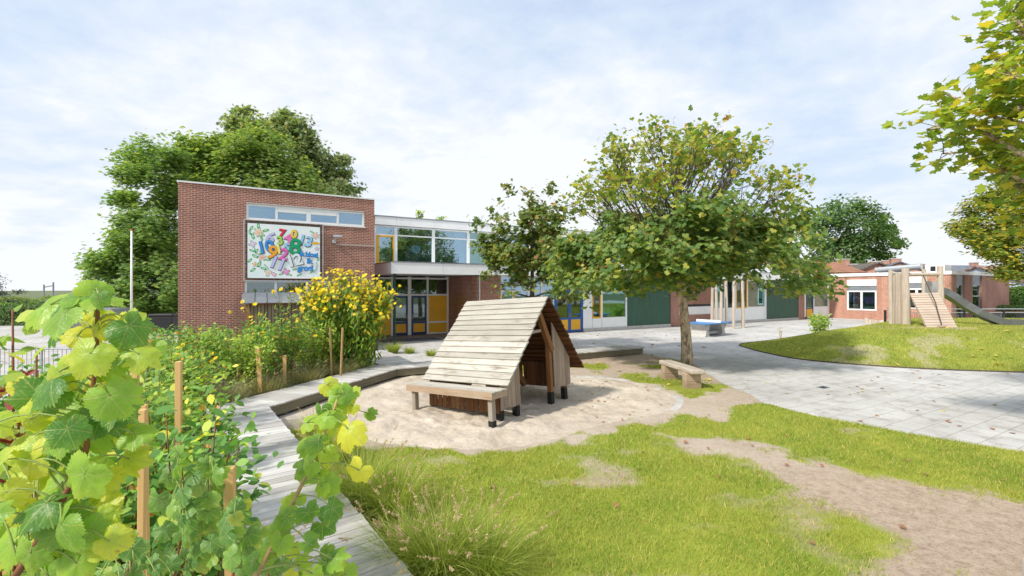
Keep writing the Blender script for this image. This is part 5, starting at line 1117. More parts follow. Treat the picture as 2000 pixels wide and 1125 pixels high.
for (x, y, z, r, n) in high:                              # airy upper crown: visible limbs, sparse leaves
    c = Vector((x, y, z)); z0 = max(3.0, z-math.hypot(x, y)*random.uniform(.6, 1.1)-1.0); z0 = min(z0, 6.6); a = Vector((-.45*z0/6.9, .1*z0/6.9, z0)); mid = a.lerp(c, .55)+Vector((x*.06, y*.06, -.12))
    q = [a.lerp(mid, k).lerp(mid.lerp(c, k), k) for k in np.linspace(0, 1, 7)]; r0 = .045*(1-.07*z0)+.006; mb.tube(q, [r0*(1-.8*k) for k in np.linspace(0, 1, 7)], 6)
    for s in range(7):
        d = Vector(rng.normal(size=3)); d.z = abs(d.z)*.6; e = c+d.normalized()*r*random.uniform(.5, 1.25); st = q[random.choice((3, 4, 5, 6))]; mm = st.lerp(e, .5)+Vector(rng.normal(size=3))*.06; mb.tube([st, mm, e], [.012, .008, .004], 4, cap=False)
        m_ = max(1, n//7); cs.append(np.array(e)+rng.normal(size=(m_, 3))*.17); szs.append((.155*rng.uniform(.6, 1.25, m_)))
mb.build('upper_branches', M['barkdark'], mt, smooth=True)
cs = np.concatenate(cs); nr = rng.normal(size=(len(cs), 3)); nr[:, 2] = np.abs(nr[:, 2])+.5
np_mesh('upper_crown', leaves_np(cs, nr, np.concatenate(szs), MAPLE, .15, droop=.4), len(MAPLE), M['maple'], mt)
sd_c = [c+rng.normal(size=(26, 3))*np.array([.10, .10, .17]) for c in (mcs[rng.integers(0, len(mcs), 120)]*1.03)]+[c+rng.normal(size=(14, 3))*np.array([.08, .08, .12]) for c in cs[rng.integers(0, len(cs), 150)]]
sc_ = np.concatenate(sd_c); np_mesh('seed_clusters', leaves_np(sc_, rng.normal(size=(len(sc_), 3)), rng.uniform(.05, .085, len(sc_)), LANCE), 6, M['seed'], mt)
rng = np.random.default_rng(12); random.seed(12)
# -- smaller maple behind the playhouse
b2 = Vector((HX(1040, 19.5), 19.5, 0)); cl2 = blob(54, (-.1, 0, 4.3), (2.15, 1.9, 1.85), .5, 125, .4)+[(x, y, z, .42, 60) for x, y, z in ((-1.5, 0, 6.0), (-.9, .2, 6.9), (-.2, 0, 6.6), (.7, .3, 7.0), (1.3, 0, 6.2), (1.9, .2, 6.0), (-2.2, 0, 5.4), (.2, .3, 6.4), (-1.9, -.3, 3.2), (2.0, -.2, 3.1), (-1.2, -.8, 2.6), (1.0, -.8, 2.6), (0, -1.1, 2.8), (1.9, .3, 2.4), (-2.3, .2, 4.5))]
mt2, mcs2 = tree('maple_tree', 'smaller round maple full of rusty seed keys behind the playhouse roof', b2, 2.0, .16, cl2, MAPLE, .16, M['maple2'], M['barkdark'], nsub=6, up=.4, limb=.3, origin_top=5.6)
sc_ = np.concatenate([c+rng.normal(size=(12, 3))*.10 for c in mcs2[rng.integers(0, len(mcs2), 120)]*1.02]); np_mesh('seed_clusters', leaves_np(sc_, rng.normal(size=(len(sc_), 3)), rng.uniform(.05, .09, len(sc_)), LANCE), 6, M['seed'], mt2)
rng = np.random.default_rng(13); random.seed(13)
# -- trees behind the brick block
def layered(pts, Y, r, n, base):                          # clumps given as photo pixels
    out = []
    for px_, py_, k in pts:
        for j in range(2):
            yy = Y+rng.uniform(-2.2, 2.2); v = P(px_, py_, yy); out.append((v.x-base.x+rng.normal()*.3, yy-base.y, v.z+rng.normal()*.25, r*k*random.uniform(.8, 1.2), int(n*k)))
    return out
b3 = Vector((HX(325, 33), 33, 0))
pts = [(300, 302, 1), (265, 320, 1), (335, 312, 1), (245, 350, .9), (285, 345, 1), (325, 350, 1), (250, 385, .8), (300, 400, .8), (340, 395, 1), (255, 430, .9), (295, 450, 1), (335, 440, 1), (240, 465, .8), (270, 490, 1), (310, 490, 1), (345, 480, 1), (215, 505, 1), (190, 515, .8), (250, 525, 1), (285, 530, 1), (330, 525, 1), (205, 535, .9), (230, 555, .9), (270, 560, 1), (310, 565, 1), (345, 560, 1), (280, 595, 1), (320, 600, 1), (350, 600, 1), (255, 590, .7), (300, 620, 1), (345, 635, 1)]
tree('locust_tree', 'wide feathery green locust tree left of the brick block', b3, 3.0, .42, layered(pts, 33, 1.25, 560, b3), TUFT, .29, M['locust'], M['barkdark'], nsub=9, up=1.3, spread=.30, limb=.3)
b4 = Vector((HX(480, 37), 37, 0))
pts = [(400, 295, 1), (380, 320, 1), (375, 345, 1), (420, 330, 1), (450, 300, 1), (480, 280, 1), (515, 285, 1), (545, 300, 1), (470, 325, 1.1), (510, 330, 1.1), (550, 335, 1.1), (580, 345, 1), (590, 370, 1), (440, 355, 1.1), (490, 360, 1.1), (540, 365, 1.1), (405, 365, 1), (570, 385, 1), (520, 390, 1), (460, 385, 1), (360, 375, 1), (600, 395, .8)]
tree('locust_tree', 'olive green domed locust tree rising over the brick block roof', b4, 4.0, .5, layered(pts, 37, 1.5, 620, b4), TUFT, .33, M['locust2'], M['barkdark'], nsub=9, up=1.2, spread=.32, limb=.3)
b5 = Vector((HX(565, 50), 50, 0))
pts = [(485, 235, .8), (460, 255, .8), (490, 262, 1), (445, 275, .7), (560, 242, .9), (585, 250, .9), (535, 262, 1), (570, 275, 1.1), (605, 280, 1), (620, 300, 1), (590, 310, 1.1), (630, 325, .9), (610, 345, 1.1), (640, 355, .9), (665, 325, .7), (670, 350, .8), (660, 372, .9), (682, 370, .6), (625, 375, 1), (515, 270, .9), (600, 380, 1), (645, 395, 1), (575, 350, 1)]
tree('poplar_tree', 'tall grey green poplar group of spires behind the locust trees', b5, 5.0, .55, layered(pts, 50, 1.5, 380, b5), TUFT, .42, M['poplar'], M['barkdark'], nsub=7, up=.3, spread=.36, limb=.3)
b6 = Vector((HX(1668, 82), 82, 0))
pts = [(1660, 412, 1), (1630, 418, 1), (1690, 418, 1), (1605, 435, .9), (1640, 440, 1.1), (1675, 440, 1.1), (1712, 435, .9), (1735, 452, .7), (1600, 460, .9), (1630, 470, 1.1), (1665, 470, 1.1), (1700, 468, 1.1), (1730, 475, .8), (1752, 480, .5), (1610, 490, 1), (1650, 500, 1.1), (1690, 500, 1.1), (1725, 500, .8), (1590, 480, .6), (1620, 515, 1), (1670, 520, 1)]
tree('oak_tree', 'big dark green oak far behind the house roofs', b6, 5, .6, layered(pts, 82, 2.5, 260, b6), TUFT, .55, M['oak'], M['barkdark'], nsub=8, up=.4, spread=.34, limb=.3)
b7 = Vector((HX(2030, 33), 33, 0))
pts = [(1880, 430, .8), (1905, 415, .9), (1935, 400, .8), (1960, 410, 1), (1990, 405, 1), (1905, 445, .9), (1940, 440, 1), (1975, 445, 1), (1900, 470, .6), (1925, 475, .9), (1960, 480, 1), (1995, 480, 1), (1945, 505, .9), (1985, 510, 1), (1960, 530, .8), (1995, 540, .9), (2030, 420, 1), (2040, 480, 1), (2030, 530, 1), (1965, 370, .9), (1985, 350, .9), (1920, 495, .5), (2000, 320, .9), (2030, 370, 1), (2060, 450, 1.2), (1890, 442, .6)]
tree('beech_tree', 'yellow green beech with layered twigs at the right edge before the hedge', b7, 2.6, .32, layered(pts, 33, 1.1, 420, b7), OVAL, .24, M['beech'], M['barkdark'], nsub=9, up=1.2, spread=.32, limb=.3)
rng = np.random.default_rng(14); random.seed(14)
# -- near maple reaching in at the top right
b8 = Vector((10.6, 7.4, 0)); t8 = thing('maple_tree', 'near maple with large yellowing leaves reaching in at the top right corner', 'tree', b8); mb = MB()
mb.tube([(0, 0, -.1), (.05, 0, 1.5), (-.05, 0, 3.5), (0, .1, 6), (-.1, .1, 8.5)], [.24, .2, .17, .12, .05], 12)
limbs = [([(1990, 300), (1930, 262), (1880, 245), (1810, 252)], 6.6, 3.6), ([(1985, 345), (1930, 320), (1890, 296), (1840, 300)], 6.9, 3.0), ([(1990, 240), (1950, 232), (1905, 205), (1850, 185)], 6.5, 4.0), ([(2000, 170), (1965, 140), (1935, 105)], 6.4, 4.6), ([(2010, 90), (1990, 40), (1965, 5)], 6.3, 5.2), ([(2020, 380), (1985, 365), (1960, 345)], 7.0, 2.9), ([(2020, 250), (1990, 200), (1960, 190)], 6.2, 4.2), ([(2050, 420), (2015, 400), (1990, 395)], 7.2, 2.6), ([(2010, 300), (1975, 300), (1950, 285)], 6.8, 3.6), ([(2030, 60), (2000, 70), (1975, 55)], 6.2, 5.0), ([(2040, 160), (2005, 150), (1975, 165)], 6.0, 4.6), ([(2040, 460), (2005, 450), (1985, 460)], 7.4, 2.4)]
cs = []; szs = []
for pts, Y, z0 in limbs:
    q = [Vector((0, 0, z0))]+[P(a, b, Y+.15*i)-b8 for i, (a, b) in enumerate(pts)]; q.insert(1, q[0].lerp(q[1], .5)+Vector((0, 0, .15))); k = len(q)
    mb.tube(q, [.05*(1-.85*i/(k-1))+.004 for i in range(k)], 7)
    for i in range(2, k):
        for s in range(5):
            st = q[i-1].lerp(q[i], random.random()); e = st+Vector(rng.normal(size=3)).normalized()*random.uniform(.15, .42)+Vector((-.06, 0, .08)); mb.tube([st, st.lerp(e, .5)+Vector(rng.normal(size=3))*.03, e], [.009, .006, .003], 4, cap=False)
            m_ = 8; cs.append(np.array(e)+rng.normal(size=(m_, 3))*np.array([.13, .16, .085])); szs.append(.15*rng.uniform(.6, 1.2, m_))
mb.build('trunk', M['bark'], t8, smooth=True); cs = np.concatenate(cs); nr = rng.normal(size=(len(cs), 3))*.8; nr[:, 2] = np.abs(nr[:, 2])+.9
np_mesh('crown', leaves_np(cs, nr, np.concatenate(szs), MAPLE, .25, droop=.35), len(MAPLE), M['nearmaple'], t8)
cl8 = blob(40, (1.2, .5, 6.2), (2.6, 2.6, 2.6), .5, 90); cs = np.concatenate([np.array(c[:3])+rng.normal(size=(c[4], 3))*.35 for c in cl8 if c[0] > -.3]); nr = rng.normal(size=(len(cs), 3)); nr[:, 2] += 1
np_mesh('outer_crown', leaves_np(cs, nr, rng.uniform(.13, .22, len(cs)), MAPLE, .2), len(MAPLE), M['nearmaple'], t8)
# -- far left trees and hedges
b9 = Vector((HX(-22, 40), 40, 0)); tree('yew_tree', 'dark blue green tree at the far left edge', b9, .8, .2, blob(34, (0, 0, 2.3), (2.1, 2, 1.5), .5, 150), DIAM, .12, M['fartree'], M['barkdark'], nsub=6, up=.3)
def hedge(name, label, x0, x1, y, d, h_, mat, n, size, bumps=.2):
    t = thing(name, label, 'hedge', ((x0+x1)/2, y, 0)); l = (x1-x0)/2; mb = MB(); mb.box(-l+.15, l-.15, -d/2+.15, d/2-.15, 0, h_-.2); mb.build('stems', M['barkdark'], t)
    x = rng.uniform(-l, l, n); f = rng.uniform(size=n); z = np.where(f < .62, rng.uniform(0, h_, n), h_); yy = np.where(f < .62, -d/2, rng.uniform(-d/2, d/2, n)); k = (fbm(x*1.1, z*1.4+yy, 91)-.5)*bumps*2
    np_mesh('foliage', leaves_np(np.stack([x, yy-k*(f < .62)+rng.normal(size=n)*.05, z+k*(f >= .62)+rng.normal(size=n)*.04], -1), np.stack([rng.normal(size=n)*.7, np.where(f < .62, -1.0, 0)+rng.normal(size=n)*.5, np.where(f < .62, .5, 1.0)+rng.normal(size=n)*.4], -1), size*rng.uniform(.6, 1.3, n), OVAL, .1), 8, mat, t)
hedge('garden_hedge', 'bright green clipped hedge under the beech at right', 42.8, 62, 42.5, 1.4, 2.75, M['hedge'], 22000, .16)
hedge('shrub_hedge', 'dark low hedge in front of the bright green hedge', 41.2, 60, 40.2, 1.0, 1.15, M['oak'], 9000, .13)
hedge('shrub_hedge', 'dark distant hedge on the left horizon behind the vine', -38, -23.5, 34, 1.5, 1.5, M['oak'], 9000, .16, .45)
hedge('shrub_hedge', 'pale green low hedge beside the far left dark tree', -52, -35, 42, 1.5, 1.7, M['locust2'], 7000, .16, .5)
o = thing('garden_shed_roof', 'low grey roofed outbuilding before the left horizon hedge', 'outbuilding', (HX(208, 30), 30, 0)); mb = MB(); mb.box(-1.6, 1.6, -1, 1, 0, 1.05); mb.build('wall', M['roofgrey'], o); mb = MB(); mb.xz([(-1.8, 1.05), (1.8, 1.05), (1.3, 1.4), (-1.3, 1.4)], -1.2, 1.2); mb.build('roof', M['grey'], o); o.name = 'outbuilding'
rng = np.random.default_rng(15); random.seed(15)
# ------------------------------------------------------------------ grasses
def strips(n, base, L_, az, lean, droop, wd, S=6):
    """base (n,3), L_ (n,), az (n,), lean, droop (n,) -> (n,S,2,3)"""
    t = np.linspace(0, 1, S)[None, :]; hor = L_[:, None]*(lean[:, None]*t+droop[:, None]*t**2.2); z = L_[:, None]*(t*np.cos(lean[:, None]*.8)-.62*droop[:, None]*t**2.6)
    c = np.stack([base[:, 0:1]+hor*np.cos(az)[:, None], base[:, 1:2]+hor*np.sin(az)[:, None], base[:, 2:3]+z], -1)
    fa = az+np.pi/2+rng.normal(size=n)*.5; s = np.stack([np.cos(fa), np.sin(fa), 0*fa], -1)[:, None, :]*(wd[:, None]/2*(1-t**2*.92))[..., None]
    return np.stack([c-s, c+s], 2)
def grass_clump(label, x, y, z, h, n, rad, plumes=0, mat='pampas', cat='ornamental grass', group='fountain grass clumps', name='ornamental_grass', wd=.006, lean=.52):
    t = thing(name, label, cat, (x, y, z), 0, group); a = rng.uniform(0, 2*np.pi, n); r = rad*rng.uniform(0, 1, n)**.7
    base = np.stack([r*np.cos(a), r*np.sin(a), 0*r-.02], -1); az = a+rng.normal(size=n)*.5; L_ = h*rng.uniform(.55, 1.25, n)
    np_strips('blades', strips(n, base, L_, az, rng.uniform(.05, lean, n), rng.uniform(.1, .75, n), wd*rng.uniform(.6, 1.2, n)), M[mat], t)
    if plumes:
        a = rng.uniform(0, 2*np.pi, plumes); base = np.stack([.4*rad*np.cos(a), .4*rad*np.sin(a), 0*a], -1); S = strips(plumes, base, h*rng.uniform(1.05, 1.45, plumes), a+rng.normal(size=plumes)*.4, rng.uniform(.1, .6, plumes), rng.uniform(.05, .4, plumes), np.full(plumes, .0035))
        np_strips('stalks', S, M['drygrass'], t); tip = S.mean(2); pts = []; nr = []
        d = unit(tip[:, -1]-tip[:, -2])
        for k in range(26): f = k/26; pts.append(tip[:, -1]-d*f*.11+rng.normal(size=(plumes, 3))*.006*(1-abs(f-.5))); nr.append(rng.normal(size=(plumes, 3)))
        pts = np.concatenate(pts); nr = np.concatenate(nr); np_mesh('seed_heads', leaves_np(pts, nr, rng.uniform(.016, .03, len(pts)), LANCE, droop=.3), 6, M['plume'], t)
    return t
for (px_, py_, h_, n, rad, pl, lab) in [
    (702, 985, .62, 1500, .17, 26, 'dense dark fountain grass clump at the middle of the boardwalk edge'), (655, 905, .55, 900, .15, 12, 'fountain grass clump where the boardwalk meets the sand'), (765, 1010, .60, 1100, .17, 24, 'fountain grass clump on the lawn side of the dense dark one'),
    (860, 1125, .60, 1300, .18, 44, 'tall fountain grass full of tan seed heads at the bottom edge'), (945, 1135, .50, 1000, .18, 34, 'loose fountain grass farthest onto the lawn at the bottom'), (790, 1120, .50, 800, .15, 20, 'fountain grass against the boardwalk corner at the bottom edge'), (615, 850, .42, 420, .12, 6, 'sparse grass clump on the sand by the boardwalk bend')]:
    b = G(px_, py_, .02); grass_clump(lab, b.x, b.y, .01, h_*1.12, int(n*1.2), rad*.9, pl)
for (px_, py_, h_, n, lab) in [(1203, 694, .42, 500, 'bright green grass tuft in front of the far boardwalk strip'), (1243, 690, .36, 320, 'smaller green grass tuft at the end of the far boardwalk strip'), (768, 690, .55, 700, 'pale green grass tuft behind the boardwalk corner by the entrance'), (842, 695, .35, 350, 'grass tuft behind the boardwalk left of the playhouse roof'), (800, 690, .35, 400, 'low grass tuft between the two behind the boardwalk')]:
    b = G(px_, py_); grass_clump(lab, b.x, b.y, 0, h_, n, .16, 0, 'grass2' if px_ > 1000 else 'pampas', 'grass tuft', 'grass tufts along the far boardwalk', 'grass_tuft', .010)
for (px_, py_, h_, lab) in [(1356, 772, .11, 'small grass tuft at the foot of the near bench leg'), (1315, 752, .12, 'small grass tuft between the two bench legs')]:
    b = G(px_, py_); grass_clump(lab, b.x, b.y, .02, h_, 420, .28, 0, 'grass', 'grass tuft', 'grass tufts at the log bench', 'grass_tuft', .008, .5)
for (x, y, h_, n, lab) in [(-2.05, 2.55, .75, 900, 'dry seeding grass in the bed below the vine shoot'), (-2.75, 3.5, .6, 700, 'dry grass between the paired pine stakes and the boardwalk'), (-1.7, 2.0, .7, 700, 'dry grass at the bottom edge beside the currant bush'), (-6.15, 9.75, .5, 900, 'grass strip behind the boardwalk bend'), (-5.85, 10.8, .5, 900, 'brownish grass strip along the back of the boardwalk'), (-5.45, 12.0, .5, 900, 'brown grass below the sunflower canes'), (-4.9, 13.0, .55, 700, 'brown grass at the foot of the sunflowers')]:
    grass_clump(lab, x, y, .25, h_, n, .42, 14, 'drygrass', 'grass clump', 'dry grasses in the planting bed', 'wild_grass', .005, .6)
# ------------------------------------------------------------------ shrubs
def shrub(name, label, x, y, z, rx, ry, h_, n, size, mat, nst=9, shape=OVAL, low=.1, cat='shrub', group=None, fold=.25, droop=.45, stem='stem', up=.7, thick=.012):
    t = thing(name, label, cat, (x, y, z), 0, group); mb = MB(); cs = []; per = max(1, n//nst)
    for i in range(nst):
        a = rng.uniform(0, 2*np.pi); k = rng.uniform(.1, 1)**.6; hh = h_*rng.uniform(.72, 1.04)*(1-.18*k); top = Vector((rx*k*math.cos(a), ry*k*math.sin(a), hh)); b = Vector((top.x*.35, top.y*.35, -.05)); mid = b.lerp(top, .55)+Vector((0, 0, hh*.10))
        pts = [b.lerp(mid, q).lerp(mid.lerp(top, q), q) for q in np.linspace(0, 1, 6)]; mb.tube(pts, [thick*(1-.75*q) for q in np.linspace(0, 1, 6)], 5)
        tt = rng.uniform(low, 1, per)**.8; ax = np.array([list(p_) for p_ in pts]); P_ = np.stack([np.interp(tt, np.linspace(0, 1, 6), ax[:, j]) for j in range(3)], -1)
        d = unit(rng.normal(size=(per, 3))*np.array([1, 1, .6])); cs.append(P_+d*(rng.uniform(.25, 1, (per, 1))*min(rx, .42)*.62+.02))
    mb.build('stems', M[stem], t, smooth=True); cs = np.concatenate(cs); nr = rng.normal(size=(len(cs), 3))*.8; nr[:, 2] = np.abs(nr[:, 2])+up; nr[:, 1] -= .25
    np_mesh('foliage', leaves_np(cs, nr, size*rng.uniform(.55, 1.3, len(cs)), shape, fold, droop=droop), len(shape), M[mat], t); return t
rg = 'raspberry bushes in the planting bed'
for a in [('raspberry_bush', 'dark leafy bramble bush spilling onto the boardwalk beside the square stake', -2.12, 3.0, .2, .42, .45, 1.72, 1200, .085, 'shrub_d', 14), ('raspberry_bush', 'mid green raspberry bush just behind the dark bramble', -3.1, 4.2, .2, .55, .55, 1.72, 1400, .085, 'shrub', 13), ('raspberry_bush', 'light green raspberry bush right of the near stake by the brick wall', -4.6, 5.9, .2, .75, .7, 1.6, 1700, .085, 'shrub_y', 15), ('raspberry_bush', 'broad raspberry bush below the brick wall corner', -5.9, 7.6, .2, .9, .8, 1.55, 1900, .085, 'shrub', 16),
          ('raspberry_bush', 'raspberry bush around the stake with the dark tie', -6.5, 10.7, .2, .8, .7, 1.8, 2100, .085, 'shrub_y', 16), ('raspberry_bush', 'far raspberry bush in front of the plank shed', -6.2, 12.1, .2, .85, .8, 1.9, 2000, .09, 'shrub', 17), ('raspberry_bush', 'far raspberry bush left of the plank shed', -7.6, 10.4, .2, 1.0, 1.0, 1.75, 2000, .085, 'shrub', 16), ('raspberry_bush', 'dark raspberry bush under the flagpole', -6.4, 6.3, .2, .9, .8, 1.6, 1900, .085, 'shrub_d', 15),
          ('raspberry_bush', 'raspberry bush between shed and sunflowers', -5.7, 13.3, .2, .8, .7, 1.7, 1800, .09, 'shrub_y', 16), ('raspberry_bush', 'light green bramble at the boardwalk bend', -6.9, 9.0, .2, .7, .7, 1.4, 1700, .085, 'shrub_y', 15), ('raspberry_bush', 'dark bramble at the left edge below the red leaves', -3.2, 2.9, .2, .7, .6, 1.75, 1700, .09, 'shrub_d', 14), ('raspberry_bush', 'green bramble behind the tall vine shoot', -2.6, 2.9, .2, .45, .4, 1.5, 900, .085, 'shrub', 10), ('raspberry_bush', 'green bramble at left beyond the white paving', -4.4, 4.0, .2, .9, .6, 1.9, 1900, .09, 'shrub', 13), ('raspberry_bush', 'dark low bramble at the lower left corner', -1.75, 1.65, .2, .35, .3, 1.15, 900, .085, 'shrub_d', 9),
          ('raspberry_bush', 'low raspberry bush nearest the brick wall foot', -9.2, 12.6, .2, 1.5, 1.1, 1.5, 2200, .10, 'shrub', 16), ('raspberry_bush', 'dark raspberry bush at the foot of the brick corner', -7.6, 12.9, .2, 1.2, 1.0, 1.5, 2000, .10, 'shrub_d', 16)]:
    shrub(*a, group=rg)
b = G(1598, 655); shrub('garden_bush', 'small leafy green bush standing alone at the mound edge', b.x, b.y, .0, .62, .6, 1.3, 900, .13, 'shrub_y', 14, group=None, droop=.2)
b = G(1525, 663); shrub('sapling', 'thin almost leafless sapling at the tip of the mound', b.x, b.y, .0, .12, .12, .85, 16, .10, 'drygrass', 5, stem='stemtan')
shrub('autumn_shrub', 'shrub with deep red autumn leaves at the left edge', -1.62, 1.50, .25, .09, .09, 2.42, 70, .055, 'redleaf', 5, low=.80, thick=.007, droop=.5)
shrub('autumn_shrub', 'yellow green leafy shoot above the red leaves at the left edge', -1.68, 1.55, .3, .11, .10, 2.42, 120, .065, 'shrub_y', 9, low=.84, droop=.2)
# roof plants
for px_, lab, h_ in ((818, 'taller wild plant growing on the flat roof edge', .75), (858, 'low wild plant growing on the flat roof, right of the taller one', .40)):
    x, z = fac(px_, 424, YF+.6); w_ = S0+Matrix.Rotation(ANG, 3, 'Z') @ Vector((x, YF+.6, 0)); shrub('roof_plant', lab, w_.x, w_.y, UT-.05, .35 if h_ < .5 else .2, .2, h_, 120, .14, 'shrub_y', 6, group='wild plants on the flat roof')
# ------------------------------------------------------------------ yellow sunflowers
fv = []; 
def star(n, r0, r1): return [((r1 if i % 2 == 0 else r0)*math.cos(math.pi*i/n), (r1 if i % 2 == 0 else r0)*math.sin(math.pi*i/n)) for i in range(2*n)]
FST = star(9, .26, .5)
fm = MB(); fm.add([(x, y, .03*math.hypot(x, y)*-4) for x, y in FST]+[(0, 0, 0)], [(i, (i+1) % 18, 18) for i in range(18)], 0)
fm.add([(.15*math.cos(t), .15*math.sin(t), .03) for t in np.linspace(0, 6.28, 8, endpoint=False)]+[(0, 0, .09)], [(i, (i+1) % 8, 8) for i in range(8)], 1)
def flowers(t, pts, size, lim=100):
    proto = None
    for i, (p_, nr) in enumerate(zip(pts, unit(rng.normal(size=(len(pts), 3))*.55+np.array([-.1, -.75, .75])))):
        if i >= lim: break
        if proto is None: proto = fm.build('flower_head', [M['petal'], M['disc']], t); o = proto
        else: o = proto.copy(); C.objects.link(o); o.parent = t
        o.location = p_; o.rotation_mode = 'QUATERNION'; o.rotation_quaternion = Vector(nr).to_track_quat('Z', 'Y'); o.scale = [size*random.uniform(.75, 1.2)]*3
    if len(pts) > lim:
        q = np.array(pts[lim:]); nr = rng.normal(size=(len(q), 3))*.55+np.array([-.1, -.75, .75]); tag(np_mesh('blossoms', leaves_np(q, nr, size*rng.uniform(.75, 1.2, len(q)), FST), 18, M['petal'], t), kind='stuff')
def sunflowers(label, x, y, rx, ry, h0, h1, nst, nl, nf, size, lsize=.17, edge=.5):
    t = thing('sunflower_stand', label, 'sunflowers', (x, y, .2), 0, 'yellow perennial sunflowers'); mb = MB(); cs = []; tops = []
    for i in range(nst):
        a = rng.uniform(0, 2*np.pi); k = rng.uniform(0, 1)**.5; b = Vector((rx*.45*k*math.cos(a), ry*.45*k*math.sin(a), -.1)); hh = h0+(h1-h0)*rng.uniform(0, 1); top = Vector((rx*k*math.cos(a), ry*k*math.sin(a), hh*(1-.22*k*k))); mid = b.lerp(top, .5)+Vector((-top.x*.08, -top.y*.08, .1))
        pts = [b.lerp(mid, q).lerp(mid.lerp(top, q), q) for q in np.linspace(0, 1, 7)]; mb.tube(pts, [.014*(1-.7*q) for q in np.linspace(0, 1, 7)], 5); ax = np.array([list(p_) for p_ in pts])
        tt = rng.uniform(.10, .97, nl//nst); cs.append(np.stack([np.interp(tt, np.linspace(0, 1, 7), ax[:, j]) for j in range(3)], -1)+rng.normal(size=(len(tt), 3))*np.array([.16, .16, .08]))
        for s in range(max(1, nf//nst)):
            e = top+Vector((rng.normal()*.17, rng.normal()*.20, -abs(rng.normal())*.36+.14)); mb.tube([Vector(pts[5]), Vector(pts[5]).lerp(e, .6)+Vector((0, 0, -.02)), e-Vector((0, .01, .015))], .005, 4, cap=False); tops.append(tuple(e))
    mb.build('stems', M['stemgreen'], t); cs = np.concatenate(cs); nr = rng.normal(size=(len(cs), 3))*.7; nr[:, 2] = np.abs(nr[:, 2])+.4; nr[:, 1] -= .5
    np_mesh('foliage', leaves_np(cs, nr, lsize*rng.uniform(.6, 1.3, len(cs)), LANCE, .2, droop=.75), 6, M['sunleaf'], t); flowers(t, tops, size); return t
b = Vector((HX(682, 13.9), 13.9, 0)); sunflowers('tall dense stand of yellow sunflowers behind the boardwalk corner', b.x, b.y, 1.45, .9, 2.35, 3.05, 60, 4600, 900, .125, .20)
sunflowers('sparse yellow sunflowers in front of the plank shed', HX(540, 12.2), 12.2, 1.0, .5, 1.6, 2.6, 15, 260, 34, .13, .13)
sunflowers('small yellow sunflowers at the left under the brick wall', HX(362, 8.2), 8.2, .55, .4, 1.4, 2.0, 8, 120, 18, .10, .11)
# ------------------------------------------------------------------ foreground vine leaves
def lerp_keys(phi, keys):
    a = np.array([k[0] for k in keys], float); r = np.array([k[1] for k in keys], float); f = np.clip(np.interp(phi, a, np.arange(len(a))), 0, len(a)-1.0001); i = np.floor(f).astype(int); t = f-i; t = t*t*(3-2*t); return r[i]*(1-t)+r[i+1]*t
LK = [(0, 1.0), (20, .86), (29, .80), (38, .86), (52, .96), (72, .84), (84, .76), (94, .78), (112, .84), (142, .68), (166, .44), (180, .12)]
def leaf_mesh(nr_=12, na=132, seed=0):
    r_ = np.random.default_rng(seed); LKs = [(a, r*(1+.07*r_.normal())) for a, r in LK]; LKt = [(a, r*(1+.07*r_.normal())) for a, r in LK]; LKt[0] = LKs[0]; phi = np.linspace(-180, 180, na, endpoint=False); k = np.where(phi > 0, lerp_keys(np.abs(phi), LKs), lerp_keys(np.abs(phi), LKt)); tt_ = np.abs(phi)/8.2 % 1.0; ser = 1+.085*(np.minimum(tt_*1.5, (1-tt_)*3)-.5)+.012*r_.normal(size=na); k = k*ser
    k = np.where(np.abs(phi) > 172, .06, k); R_ = np.linspace(0, 1, nr_+1)[1:]; x = R_[:, None]*k*np.sin(np.radians(phi)); y = R_[:, None]*k*np.cos(np.radians(phi)); x, y = x.ravel(), y.ravel()
    x = np.concatenate([[0], x]); y = np.concatenate([[0], y]); v = np.zeros(len(x)); best = np.full(len(x), 9.0); sec = np.zeros(len(x))
    for th in (0, 52, -52, 112, -112):
        d = np.array([math.sin(R(th)), math.cos(R(th))]); s = x*d[0]+y*d[1]; c = np.abs(x*d[1]-y*d[0]); ok = s > 0; v = np.maximum(v, np.where(ok, np.exp(-(c/(.020-.010*np.clip(s, 0, 1)))**2), 0))
        ad = np.degrees(np.abs(np.arctan2(c, s))); ph = ((s-c*.85)/.17) % 1.0; sv_ = np.exp(-((np.minimum(ph, 1-ph))/.085)**2)*.55; m_ = ad < best; sec = np.where(m_, sv_, sec); best = np.minimum(best, ad)
        if th == 0: best = ad.copy(); sec = sv_
    v = np.maximum(v, sec*(np.hypot(x, y) > .08)); r = np.hypot(x, y); ph0 = r_.uniform(0, 6.28); an = np.arctan2(x, y)
    z = -(.18+.3*r_.uniform())*r**2+(.05+.05*r_.uniform())*np.sin(an*5+ph0)*r**2+.10*(r_.uniform()-.5)*x+.022*(1-v)*np.minimum(r*4, 1)-.10*np.abs(x)*(.4+.6*r_.uniform())+.035*(vnoise(x*6+9, y*6+9, seed)-.5)
    fs = [(0, 1+i, 1+(i+1) % na) for i in range(na)]+[(1+q*na+i, 1+(q+1)*na+i, 1+(q+1)*na+(i+1) % na, 1+q*na+(i+1) % na) for q in range(nr_-1) for i in range(na)]
    return np.stack([x, y, z], -1), fs, v, r
LEAFV = [leaf_mesh(seed=s) for s in range(9)]; LEAFL = [leaf_mesh(6, 84, s+20) for s in range(6)]
